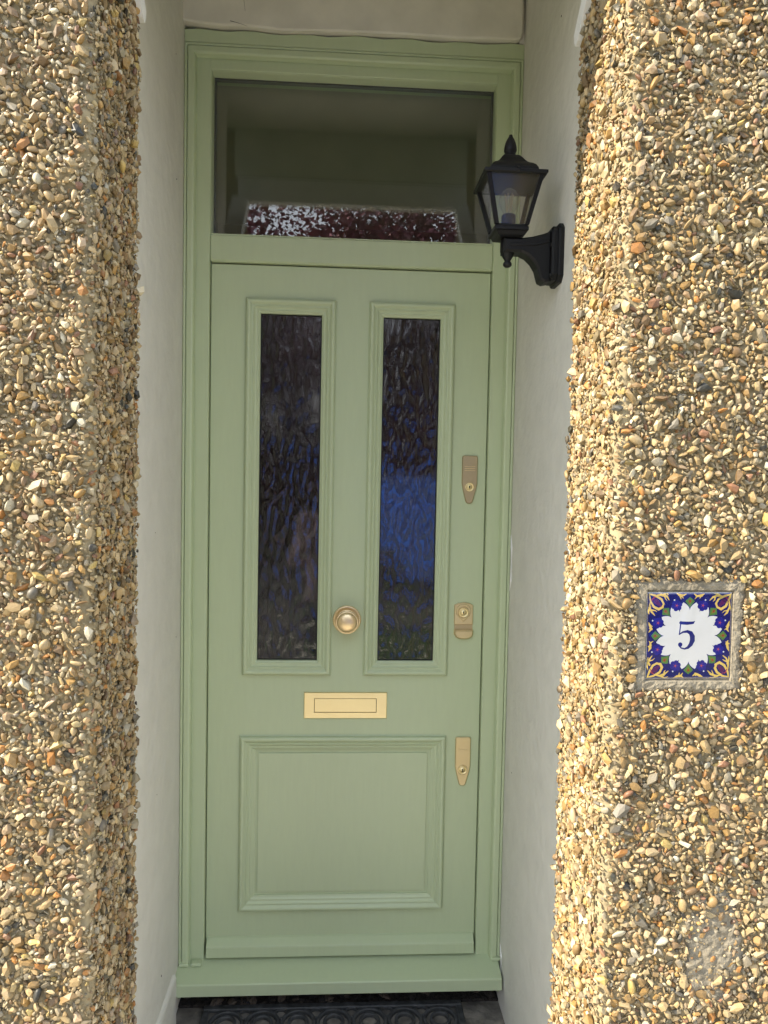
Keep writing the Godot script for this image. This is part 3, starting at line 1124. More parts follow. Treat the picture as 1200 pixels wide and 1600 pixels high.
func make_door() -> void:
	var d := thing("front_door", "sage green panelled front door with two tall obscured glass lights and brass furniture", "door")
	var G1 := [0.1018, 0.8545, 0.3640, 1.9640]      # outer edges of the mouldings
	var G2 := [0.4622, 0.8545, 0.7150, 1.9640]
	var P := [0.0975, 0.1315, 0.7169, 0.6680]
	# stiles and rails as one flush face with three openings
	var hole := func(x: float, y: float) -> bool:
		for g in [G1, G2, P]:
			if x > g[0] + 0.006 and x < g[2] - 0.006 and y > g[1] + 0.006 and y < g[3] - 0.006:
				return true
		return false
	var xs := [0.0, 0.0015]
	var ys := [0.0, 2.0597]
	for g in [G1, G2, P]:
		xs.append_array([g[0] + 0.006, g[2] - 0.006])
		ys.append_array([g[1] + 0.006, g[3] - 0.006])
	xs.append_array([0.8185, 0.82])
	xs.sort()
	ys.sort()
	var st := begin()
	for i in xs.size() - 1:
		for j in ys.size() - 1:
			var xa: float = xs[i]
			var xb: float = xs[i + 1]
			var ya: float = ys[j]
			var yb: float = ys[j + 1]
			if xb - xa < 1e-5 or yb - ya < 1e-5 or hole.call((xa + xb) / 2, (ya + yb) / 2):
				continue
			var za := -0.0015 if i == 0 else 0.0
			var zb := -0.0015 if i == xs.size() - 2 else 0.0
			quad(st, Vector3(xa, ya, za), Vector3(xb, ya, zb), Vector3(xb, yb, zb), Vector3(xa, yb, za))
			quad(st, Vector3(xb, ya, -0.05), Vector3(xa, ya, -0.05), Vector3(xa, yb, -0.05), Vector3(xb, yb, -0.05))
	quad(st, Vector3(0, 0, -0.05), Vector3(0, 0, -0.0015), Vector3(0, 2.0597, -0.0015), Vector3(0, 2.0597, -0.05))
	quad(st, Vector3(0.82, 0, -0.0015), Vector3(0.82, 0, -0.05), Vector3(0.82, 2.0597, -0.05), Vector3(0.82, 2.0597, -0.0015))
	quad(st, Vector3(0, 2.0597, -0.0015), Vector3(0.82, 2.0597, -0.0015), Vector3(0.82, 2.0597, -0.05), Vector3(0, 2.0597, -0.05))
	quad(st, Vector3(0, 0, -0.05), Vector3(0.82, 0, -0.05), Vector3(0.82, 0, -0.0015), Vector3(0, 0, -0.0015))
	obj("stiles_and_rails", done(st), M.green, d)
	# bolection moulding
	var prof := [Vector2(-0.0025, 0.0002), Vector2(0.0, 0.0016), Vector2(0.0008, 0.0016), Vector2(0.0012, 0.007)]
	prof.append_array(arc(0.0085, 0.0085, 0.0072, 175, 30, 9))
	prof.append_array([Vector2(0.0175, 0.0095), Vector2(0.0205, 0.0085), Vector2(0.0212, 0.0105), Vector2(0.0235, 0.0105), Vector2(0.0255, 0.0078), Vector2(0.0285, 0.0052), Vector2(0.0315, 0.0042), Vector2(0.0325, 0.0052), Vector2(0.0350, 0.0050)])
	var gprof := prof.duplicate()
	gprof.append_array([Vector2(0.0385, 0.0020), Vector2(0.0415, 0.0), Vector2(0.0418, -0.0140)])
	for g in [G1, G2]:
		var m := begin()
		mould(m, g, gprof)
		obj("glass_moulding", done(m), M.green, d)
		var pane := begin()
		var x0: float = g[0] + 0.0405
		var x1: float = g[2] - 0.0405
		var y0: float = g[1] + 0.0405
		var y1: float = g[3] - 0.0405
		var off := 0.37 if g == G1 else 0.0
		for q in [[x0, y0], [x1, y1], [x1, y0], [x0, y0], [x0, y1], [x1, y1]]:
			pane.set_uv(Vector2(q[0] + off, q[1]) * 1.0)
			pane.add_vertex(Vector3(q[0], q[1], -0.011))
		pane.generate_normals()
		pane.generate_tangents()
		obj("glass_pane", pane.commit(), M.ripple, d)
		var sp := begin()
		mould(sp, [x0, y0, x1, y1], [Vector2(0.0, -0.0106), Vector2(0.0045, -0.0107)])
		obj("glass_bead", done(sp), M.black, d)
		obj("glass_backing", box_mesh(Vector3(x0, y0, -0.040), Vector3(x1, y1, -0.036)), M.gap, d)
	# lower panel
	var pp := prof.duplicate()
	pp.append_array([Vector2(0.0400, 0.0015), Vector2(0.0450, -0.0005), Vector2(0.0455, -0.0050), Vector2(0.0500, -0.0052), Vector2(0.0545, -0.0050), Vector2(0.0555, -0.0020), Vector2(0.0575, -0.0008)])
	var m2 := begin()
	mould(m2, P, pp)
	obj("panel_moulding", done(m2), M.green, d)
	obj("panel", box_mesh(Vector3(P[0] + 0.054, P[1] + 0.054, -0.03), Vector3(P[2] - 0.054, P[3] - 0.054, -0.0008), 0.001), M.green, d)
	# weatherboard at the foot
	var wb := []
	for q in [[-0.0005, 0.050], [0.006, 0.048], [0.024, 0.037], [0.0275, 0.0345], [0.0285, 0.031], [0.0285, 0.002], [0.022, 0.001], [-0.0005, 0.004]]:
		wb.append(Vector2(-q[0], q[1]))
	var ws := begin()
	prism(ws, wb, 0.006, 0.8145, 0.0, Transform3D(Basis(Vector3(0, 0, -1), Vector3(0, 1, 0), Vector3(1, 0, 0)), Vector3.ZERO))
	obj("weatherboard", done(ws), M.green, d)
	# letter plate
	var lp := begin()
	mould(lp, [0.2861, 0.7220, 0.5356, 0.8010], [Vector2(0, 0.0), Vector2(0, 0.0045), Vector2(0.0015, 0.006), Vector2(0.0292, 0.006), Vector2(0.0300, 0.0052), Vector2(0.0300, 0.002)], 5)
	var plate := obj("letter_plate", null, M.brass, d)
	# top and bottom bands have another width, so build the ring from four bevelled bars
	lp = begin()
	var A := [0.2861, 0.7220, 0.5356, 0.8010]
	var B := [0.3165, 0.7400, 0.5045, 0.7835]
	mould(lp, A, [Vector2(0, 0.0), Vector2(0, 0.0042), Vector2(0.0016, 0.006)])
	var a := []
	for q in [[0, 1], [2, 1], [2, 3], [0, 3]]:
		var sx := 1.0 if q[0] == 0 else -1.0
		var sy := 1.0 if q[1] == 1 else -1.0
		a.append([Vector3(A[q[0]] + sx * 0.0016, A[q[1]] + sy * 0.0016, 0.006), Vector3(B[q[0]], B[q[1]], 0.006), Vector3(B[q[0]], B[q[1]], 0.0015)])
	for k in 4:
		var j := (k + 1) % 4
		quad(lp, a[k][0], a[j][0], a[j][1], a[k][1])
		quad(lp, a[k][1], a[j][1], a[j][2], a[k][2])
	plate.mesh = done(lp)
	var fl := obj("flap", box_mesh(Vector3(B[0] + 0.0012, B[1] + 0.0012, -0.002), Vector3(B[2] - 0.0012, B[3] - 0.0014, 0.0052), 0.0008), M.brass, plate)
	fl.set_meta("label", "hinged flap of the letter plate")
	obj("slot", box_mesh(Vector3(B[0] - 0.003, B[1] - 0.003, -0.004), Vector3(B[2] + 0.003, B[3] + 0.003, 0.0004)), M.slot, plate)
	# knob
	var kx := Transform3D(Basis.IDENTITY, Vector3(0.4105, 1.0215, 0.0))
	var rose := begin(false)
	var rp := [Vector2(0.0425, 0.0), Vector2(0.0425, 0.004)]
	rp.append_array(arc(0.0385, 0.0045, 0.004, 0, 90, 4))
	rp.append_array([Vector2(0.035, 0.0086), Vector2(0.034, 0.0080), Vector2(0.030, 0.0085), Vector2(0.024, 0.0105), Vector2(0.019, 0.015), Vector2(0.0165, 0.022), Vector2(0.018, 0.029), Vector2(0.0235, 0.034)])
	lathe(rose, kx, rp, 48)
	var knob := obj("knob", null, M.brass_knob, d)
	var kb := begin(false)
	var kp := [Vector2(0.0225, 0.034), Vector2(0.028, 0.036), Vector2(0.0325, 0.040), Vector2(0.0345, 0.044), Vector2(0.0345, 0.047), Vector2(0.0335, 0.0495), Vector2(0.0318, 0.0505), Vector2(0.0308, 0.0503), Vector2(0.0300, 0.0503)]
	for i in 9:
		var t := i / 8.0
		kp.append(Vector2(0.0295 * cos(t * PI / 2), 0.0505 + 0.0125 * sin(t * PI / 2)))
	lathe(kb, kx, kp, 48)
	knob.mesh = done(kb)
	obj("rose", done(rose), M.brass_knob, knob)
	# the two dead-lock covers
	for q in [[0.7705, 1.376, 1.5195, 0, "dark bronze lock cover high on the right stile"], [0.7705, 0.5145, 0.6640, 1, "dull brass lock cover low on the right stile"]]:
		var cx: float = q[0]
		var yb: float = q[1]
		var yt: float = q[2]
		var w := 0.0232
		var poly := []
		poly.append_array(arc(cx + w - 0.006, yt - 0.006, 0.006, 0, 90, 4))
		poly.append_array(arc(cx - w + 0.006, yt - 0.006, 0.006, 90, 180, 4))
		poly.append_array([Vector2(cx - w, yb + 0.060), Vector2(cx - w * 0.86, yb + 0.042), Vector2(cx - w * 0.48, yb + 0.008)])
		poly.append_array([Vector2(cx - w * 0.34, yb + 0.0015), Vector2(cx - w * 0.15, yb), Vector2(cx + w * 0.15, yb), Vector2(cx + w * 0.34, yb + 0.0015)])
		poly.append_array([Vector2(cx + w * 0.48, yb + 0.008), Vector2(cx + w * 0.86, yb + 0.042), Vector2(cx + w, yb + 0.060)])
		var s := begin()
		prism(s, poly, 0.0, 0.0075, 0.002)
		var cover := obj("lock_cover", done(s), M.bronze if q[3] == 0 else M.dull_brass, d)
		cover.set_meta("label", q[4])
		var yk := yb + 0.0495
		var ring := begin(false)
		lathe(ring, Transform3D(Basis.IDENTITY, Vector3(cx, yk, 0)), [Vector2(0.0165, 0.0072), Vector2(0.0158, 0.0080), Vector2(0.0148, 0.0076), Vector2(0.0142, 0.0060), Vector2(0.0100, 0.0060)], 28)
		obj("cylinder_ring", done(ring), M.bronze, cover)
		keyhole(cover, cx, yk, 0.0085, 0.0132)
		# raised maker's mark, too worn to read
		var mk := begin()
		if q[3] == 0:
			for y in [yt - 0.0325, yt - 0.0385, yt - 0.0445]:
				box(mk, Vector3(cx - 0.0165, y - 0.0013, 0.0070), Vector3(cx + 0.0165, y + 0.0013, 0.0082), 0.0005)
		else:
			box(mk, Vector3(cx - 0.0165, yt - 0.044, 0.0070), Vector3(cx - 0.0145, yt - 0.030, 0.0082), 0.0004)
			box(mk, Vector3(cx + 0.0145, yt - 0.044, 0.0070), Vector3(cx + 0.0165, yt - 0.030, 0.0082), 0.0004)
			box(mk, Vector3(cx - 0.0135, yt - 0.0385, 0.0070), Vector3(cx + 0.0135, yt - 0.0362, 0.0080), 0.0004)
		obj("raised_mark", done(mk), M.dull_brass, cover)
	# night latch with its pull
	var nl := []
	var cx := 0.7625
	nl.append_array([Vector2(cx + 0.0285, 1.010), Vector2(cx + 0.0285, 1.069)])
	nl.append_array([Vector2(cx + 0.018, 1.0745), Vector2(cx, 1.077), Vector2(cx - 0.018, 1.0745)])
	nl.append_array([Vector2(cx - 0.0285, 1.069), Vector2(cx - 0.0285, 1.010)])
	var s2 := begin()
	prism(s2, nl, 0.0, 0.006, 0.0015)
	var latch := obj("night_latch", done(s2), M.dull_brass, d)
	latch.set_meta("label", "brass night latch pull on the right stile")
	# shield round the cylinder
	var sh := []
	sh.append_array(arc(cx - 0.001, 1.050, 0.0235, -10, 190, 16))
	sh.append_array([Vector2(cx - 0.019, 1.036), Vector2(cx - 0.001, 1.0185), Vector2(cx + 0.017, 1.036)])
	var sb := begin()
	prism(sb, sh, 0.0055, 0.0095, 0.0018)
	obj("shield", done(sb), M.dull_brass, latch)
	var sd := begin()
	lathe(sd, Transform3D(Basis.IDENTITY, Vector3(cx - 0.001, 1.0475, 0)), [Vector2(0.0180, 0.0092), Vector2(0.0172, 0.0106), Vector2(0.0160, 0.0100), Vector2(0.0155, 0.0088), Vector2(0.010, 0.0088)], 28)
	obj("cylinder_ring", done(sd), M.bronze, latch)
	keyhole(latch, cx - 0.001, 1.0475, 0.0112, 0.0145)
	# the finger pull: dark hollow above, rounded lip below
	obj("pull_recess", box_mesh(Vector3(cx - 0.0270, 0.992, 0.0), Vector3(cx + 0.0280, 1.0115, 0.0030)), M.bronze, latch)
	var lipst := begin()
	var lip := []
	lip.append_array([Vector2(cx + 0.0290, 0.994), Vector2(cx - 0.0280, 0.994), Vector2(cx - 0.0285, 0.980)])
	lip.append_array([Vector2(cx - 0.022, 0.9705), Vector2(cx - 0.010, 0.9665), Vector2(cx + 0.004, 0.9660), Vector2(cx + 0.016, 0.9680), Vector2(cx + 0.026, 0.9730), Vector2(cx + 0.0295, 0.981)])
	prism(lipst, lip, 0.0, 0.0135, 0.004)
	obj("pull_lip", done(lipst), M.dull_brass, latch)

# ---------------------------------------------------------------- lantern
func make_lantern() -> void:
	var o := Vector3(0.771, 2.0, 0.443)
	var t := thing("wall_lantern", "black four-sided coach lantern on a curved bracket on the right porch wall", "wall lamp", o)
	# back plate, chamfered long octagon, and its rim; local x runs to the wall
	var wall := 0.8944 - o.x
	var oct := func(hw: float, y0: float, y1: float, c: float) -> Array:
		return [Vector2(-hw + c, y0), Vector2(hw - c, y0), Vector2(hw, y0 + c), Vector2(hw, y1 - c), Vector2(hw - c, y1), Vector2(-hw + c, y1), Vector2(-hw, y1 - c), Vector2(-hw, y0 + c)]
	# prism along -x: local z of the prism -> -x, local x -> z
	var px := Transform3D(Basis(Vector3(0, 0, 1), Vector3(0, 1, 0), Vector3(-1, 0, 0)), Vector3(wall, 0, 0))
	var st := begin()
	prism(st, oct.call(0.043, -0.087, 0.050, 0.014), 0.0, 0.012, 0.003, px)
	obj("back_plate", done(st), M.black, t)
	st = begin()
	prism(st, oct.call(0.036, -0.081, 0.044, 0.012), 0.0118, 0.026, 0.004, px)
	obj("back_plate_boss", done(st), M.black, t)
	# bracket arm
	var arm := [Vector2(-0.013, 0.017), Vector2(0.028, 0.017), Vector2(0.055, 0.021), Vector2(0.080, 0.028), Vector2(0.100, 0.036), Vector2(0.1005, -0.081), Vector2(0.086, -0.084), Vector2(0.076, -0.079), Vector2(0.073, -0.070), Vector2(0.068, -0.052), Vector2(0.058, -0.036), Vector2(0.044, -0.023), Vector2(0.028, -0.016), Vector2(-0.013, -0.016)]
	st = begin()
	prism(st, arm, -0.021, 0.021, 0.005)
	obj("bracket_arm", done(st), M.black, t)
	st = begin()
	var rib := [Vector2(0.0, 0.004), Vector2(0.05, 0.006), Vector2(0.09, 0.014), Vector2(0.098, 0.008), Vector2(0.06, -0.002), Vector2(0.0, -0.003)]
	prism(st, rib, 0.018, 0.0235, 0.0015)
	obj("arm_rib", done(st), M.black, t)
	# screw on the plate
	for y in [0.0, -0.07]:
		st = begin(false)
		lathe(st, Transform3D(Basis(Vector3(0, 0, 1), Vector3(0, 1, 0), Vector3(-1, 0, 0)), Vector3(wall - 0.026, y, 0.027)), [Vector2(0.006, 0.0), Vector2(0.0055, 0.002), Vector2(0.003, 0.0035), Vector2(0, 0.004)], 12)
		obj("screw", done(st), M.black, t)
	var up := Transform3D(Basis(Vector3(1, 0, 0), Vector3(0, 0, -1), Vector3(0, 1, 0)), Vector3.ZERO)   # lathe axis upwards
	st = begin(false)
	lathe(st, up, [Vector2(0.0, -0.016), Vector2(0.016, -0.016), Vector2(0.018, -0.012), Vector2(0.018, 0.016), Vector2(0.0, 0.017)], 24)
	obj("post", done(st), M.black, t)
	st = begin(false)
	lathe(st, up, [Vector2(0.016, -0.0162), Vector2(0.0135, -0.022), Vector2(0.0075, -0.032), Vector2(0.0065, -0.034), Vector2(0.0085, -0.036), Vector2(0.0105, -0.040), Vector2(0.0100, -0.044), Vector2(0.0065, -0.0475), Vector2(0.0, -0.0485)], 24)
	obj("drop_finial", done(st), M.black, t)
	# square lantern body
	var ring := func(s: SurfaceTool, h0: float, y0: float, h1: float, y1: float) -> void:
		var c := [Vector2(-1, 1), Vector2(1, 1), Vector2(1, -1), Vector2(-1, -1)]
		for k in 4:
			var a: Vector2 = c[k]
			var b: Vector2 = c[(k + 1) % 4]
			quad(s, Vector3(a.x * h0, y0, a.y * h0), Vector3(b.x * h0, y0, b.y * h0), Vector3(b.x * h1, y1, b.y * h1), Vector3(a.x * h1, y1, a.y * h1))
	st = begin()
	for q in [[0.0, 0.0168, 0.024, 0.0168], [0.024, 0.0168, 0.031, 0.020], [0.031, 0.020, 0.0345, 0.028], [0.0345, 0.028, 0.0395, 0.029], [0.0395, 0.029, 0.0395, 0.036], [0.0395, 0.036, 0.037, 0.0385], [0.037, 0.0385, 0.037, 0.042], [0.037, 0.042, 0.0, 0.042]]:
		ring.call(st, q[0], q[1], q[2], q[3])
	obj("lantern_base", done(st), M.black, t)
	var hb := 0.0355
	var ht := 0.0615
	var yb := 0.041
	var yt := 0.148
	for c in [Vector2(-1, 1), Vector2(1, 1), Vector2(1, -1), Vector2(-1, -1)]:
		st = begin()
		var p0 := Vector3(c.x * hb, yb, c.y * hb)
		var p1 := Vector3(c.x * ht, yt, c.y * ht)
		var w := 0.0048
		var corners := []
		for p in [p0, p1]:
			corners.append([p + Vector3(-w, 0, w), p + Vector3(w, 0, w), p + Vector3(w, 0, -w), p + Vector3(-w, 0, -w)])
		for k in 4:
			var j := (k + 1) % 4
			quad(st, corners[0][k], corners[0][j], corners[1][j], corners[1][k])
		obj("corner_bar", done(st), M.black, t)
	for k in 4:
		st = begin()
		var rot := Basis(Vector3.UP, k * PI / 2)
		var h0 := hb - 0.004
		var h1 := ht - 0.004
		quad(st, rot * Vector3(-h0, yb, hb - 0.001), rot * Vector3(h0, yb, hb - 0.001), rot * Vector3(h1, yt, ht - 0.001), rot * Vector3(-h1, yt, ht - 0.001))
		obj("glass_pane", done(st), M.lamp_glass, t)
	# eave and roof
	st = begin()
	for q in [[0.057, 0.1465, 0.0705, 0.1455], [0.0705, 0.1455, 0.0728, 0.1475], [0.0728, 0.1475, 0.0728, 0.1530], [0.0728, 0.1530, 0.0700, 0.1550], [0.0700, 0.1550, 0.056, 0.1585]]:
		ring.call(st, q[0], q[1], q[2], q[3])
	ring.call(st, 0.0, 0.1466, 0.057, 0.1465)
	obj("eave", done(st), M.black, t)
	st = begin()
	var rp := [[0.056, 0.1584], [0.0545, 0.166], [0.050, 0.1735], [0.044, 0.179], [0.038, 0.1825], [0.033, 0.1865], [0.028, 0.193], [0.0235, 0.200], [0.0185, 0.206], [0.0135, 0.209], [0.0, 0.2095]]
	for i in rp.size() - 1:
		ring.call(st, rp[i][0], rp[i][1], rp[i + 1][0], rp[i + 1][1])
	obj("roof", done(st), M.black, t)
	for y in [[0.0737, 0.150, 0.004], [0.0575, 0.1625, 0.0035]]:
		st = begin(false)
		lathe(st, Transform3D(Basis.IDENTITY, Vector3(0.006, y[1], y[0] - 0.003)), [Vector2(y[2], 0.0), Vector2(y[2] * 0.9, 0.003), Vector2(0, 0.005)], 12)
		obj("screw", done(st), M.black, t)
	st = begin(false)
	lathe(st, up, [Vector2(0.0125, 0.2085), Vector2(0.0125, 0.2155), Vector2(0.0110, 0.2165), Vector2(0.0135, 0.2185), Vector2(0.0150, 0.223), Vector2(0.0145, 0.230), Vector2(0.0122, 0.240), Vector2(0.0085, 0.249), Vector2(0.0052, 0.254), Vector2(0.0038, 0.259), Vector2(0.0, 0.2605)], 24)
	obj("finial", done(st), M.black, t)
	# lamp holder and an unlit filament bulb
	st = begin(false)
	lathe(st, up, [Vector2(0.0, 0.0421), Vector2(0.0165, 0.0421), Vector2(0.0165, 0.072), Vector2(0.0145, 0.074), Vector2(0.0, 0.0742)], 24)
	obj("lamp_holder", done(st), M.black, t)
	st = begin(false)
	lathe(st, up, [Vector2(0.012, 0.0743), Vector2(0.014, 0.080), Vector2(0.0205, 0.092), Vector2(0.0235, 0.104), Vector2(0.0225, 0.116), Vector2(0.0165, 0.128), Vector2(0.0085, 0.134), Vector2(0.0, 0.1355)], 24)
	obj("bulb", done(st), M.bulb, t)
	for k in 6:
		st = begin()
		var a := TAU * k / 6.0
		var q := Vector3(cos(a), 0, sin(a))
		tube(st, [Vector3(0, 0.080, 0) + q * 0.005, Vector3(0, 0.122, 0) + q * 0.010], [0.0012, 0.0012], 5)
		obj("filament", done(st), M.filament, t)

# ---------------------------------------------------------------- mat
func make_mat() -> void:
	var y := -0.1495
	var t := thing("door_mat", "dark rubber door mat of interlaced rings below the green sill", "door mat", Vector3(0.0, y, 0.0))
	var x0 := 0.003
	var x1 := 0.777
	var z0 := 0.036
	var z1 := 0.50
	for b in [[x0, z0, x1, z0 + 0.022], [x0, z1 - 0.022, x1, z1], [x0, z0 + 0.0222, x0 + 0.020, z1 - 0.0222], [x1 - 0.020, z0 + 0.0222, x1, z1 - 0.0222]]:
		obj("border", box_mesh(Vector3(b[0], 0.001, b[1]), Vector3(b[2], 0.013, b[3]), 0.003), M.rubber, t)
	var rings := []
	for r in [[0.052, 0.042], [0.031, 0.022], [0.036, 0.027]]:
		var st := begin()
		var prof := [Vector2(r[1], 0.001), Vector2(r[1], 0.010), Vector2(r[1] + 0.002, 0.012), Vector2(r[0] - 0.002, 0.012), Vector2(r[0], 0.010), Vector2(r[0], 0.001), Vector2(r[1], 0.001)]
		prof.reverse()
		lathe(st, Transform3D(Basis(Vector3(1, 0, 0), Vector3(0, 0, -1), Vector3(0, 1, 0)), Vector3.ZERO), prof, 26)
		rings.append(done(st))
	for j in 4:
		for i in 7:
			var at := Vector3(x0 + 0.075 + i * 0.1045, 0.0, z0 + 0.073 + j * 0.106)
			var o := obj("ring", rings[0], M.rubber, t)
			o.position = at
			o = obj("ring", rings[1], M.rubber, t)
			o.position = at
			if i < 6:
				o = obj("link_ring", rings[2], M.rubber, t)
				o.position = at + Vector3(0.0522, -0.0005, -0.036)
				o.scale = Vector3(0.62, 0.9, 0.62)

# ---------------------------------------------------------------- what stands across the garden (seen in the glass)
func leaf_mesh() -> ArrayMesh:
	var st := begin()
	tri(st, Vector3(-0.5, 0, 0), Vector3(0, -0.12, 0.32), Vector3(0.5, 0, 0))
	tri(st, Vector3(-0.5, 0, 0), Vector3(0.5, 0, 0), Vector3(0, -0.10, -0.32))
	return done(st)

func crown(parent: Node, called: String, blobs: Array, count: int, size: float, m: Material, seed_: int) -> void:
	rng.seed = seed_
	var mm := MultiMesh.new()
	mm.transform_format = MultiMesh.TRANSFORM_3D
	mm.use_colors = true
	mm.mesh = leaf_mesh()
	mm.instance_count = count
	for i in count:
		var b: Array = blobs[rng.randi() % blobs.size()]
		var d := Vector3(rng.randfn(), rng.randfn(), rng.randfn()).normalized()
		var r: float = pow(rng.randf(), 0.45)
		var p: Vector3 = b[0] + Vector3(d.x * b[1].x, d.y * b[1].y, d.z * b[1].z) * r
		var s := size * rng.randf_range(0.6, 1.35)
		mm.set_instance_transform(i, Transform3D(Basis.from_euler(Vector3(rng.randf_range(-0.9, 0.9), rng.randf() * TAU, rng.randf_range(-0.9, 0.9))) * Basis.from_scale(Vector3(s, s, s)), p))
		var f := rng.randf_range(0.6, 1.5)
		mm.set_instance_color(i, Color(f, f * rng.randf_range(0.85, 1.15), f))
	var o := MultiMeshInstance3D.new()
	o.multimesh = mm
	o.material_override = m
	o.name = called
	o.set_meta("kind", "stuff")
	parent.add_child(o, true)

func make_tree(at: Vector3, h: float, w: float, label: String, seed_: int) -> void:
	var t := thing("purple_leaved_tree", label, "tree", at, "")
	rng.seed = seed_
	var st := begin(false)
	tube(st, [Vector3(0, -0.1, 0), Vector3(0.05, h * 0.2, 0.02), Vector3(-0.03, h * 0.45, 0.05), Vector3(0.04, h * 0.7, 0)], [0.20, 0.15, 0.11, 0.05], 10)
	obj("trunk", done(st), M.bark, t)
	var blobs := []
	for k in 17:
		var a := TAU * k * 0.382 + rng.randf()
		var rr := w * rng.randf_range(0.25, 0.62)
		var c := Vector3(cos(a) * rr, h * rng.randf_range(0.16, 0.86), sin(a) * rr)
		blobs.append([c, Vector3.ONE * w * rng.randf_range(0.28, 0.46)])
		var lb := begin(false)
		tube(lb, [Vector3(0, h * 0.3, 0), c * Vector3(0.5, 0.8, 0.5), c], [0.06, 0.04, 0.012], 6)
		obj("limb", done(lb), M.bark, t)
	blobs.append([Vector3(0, h * 0.82, 0), Vector3.ONE * w * 0.42])
	crown(t, "crown", blobs, 30000, 0.125, M.leaf_purple, seed_ + 1)

func make_car() -> void:
	var t := thing("parked_van", "blue van parked at an angle across the garden, reflected in the right door glass", "van", Vector3(2.65, -0.29, 9.1))
	t.rotation.y = 0.7
	# side outline (x along the van, y up), swept across z with a narrower roof
	var low := [Vector2(-2.0, 0.28), Vector2(-1.62, 0.22), Vector2(1.7, 0.22), Vector2(2.02, 0.34), Vector2(2.04, 0.72), Vector2(1.92, 0.95), Vector2(1.25, 1.16), Vector2(-2.02, 1.34), Vector2(-2.06, 0.80)]
	var st := begin()
	prism(st, low, -0.86, 0.86, 0.06)
	obj("body", done(st), M.car_paint, t)
	st = begin()
	var cab := [Vector2(1.25, 1.12), Vector2(0.62, 1.66), Vector2(0.35, 1.76), Vector2(-1.8, 1.80), Vector2(-1.95, 1.70), Vector2(-2.02, 1.30)]
	prism(st, cab, -0.79, 0.79, 0.08)
	obj("cabin", done(st), M.car_paint, t)
	st = begin()
	prism(st, [Vector2(1.05, 1.20), Vector2(0.55, 1.60), Vector2(-0.15, 1.62), Vector2(-0.15, 1.26)], -0.80, 0.80, 0.0)
	obj("window", done(st), M.car_glass, t)
	for x in [-1.28, 1.30]:
		for z in [-0.80, 0.80]:
			var w := begin(false)
			var xf := Transform3D(Basis.IDENTITY, Vector3(x, 0.31, z - 0.1))
			lathe(w, xf, [Vector2(0.0, 0.0), Vector2(0.28, 0.0), Vector2(0.31, 0.03), Vector2(0.31, 0.17), Vector2(0.28, 0.20), Vector2(0.20, 0.20), Vector2(0.0, 0.19)], 28)
			var wh := obj("wheel", done(w), M.tyre, t)
			var r := begin(false)
			lathe(r, Transform3D(Basis.IDENTITY, Vector3(x, 0.31, z - 0.102)), [Vector2(0.20, 0.0), Vector2(0.205, 0.204), Vector2(0.06, 0.215), Vector2(0.0, 0.215)], 20)
			obj("rim", done(r), M.rim, wh)
	for z in [-0.62, 0.62]:
		obj("headlight", box_mesh(Vector3(1.86, 0.62, z - 0.16), Vector3(2.045, 0.76, z + 0.16), 0.03), M.headlamp, t)

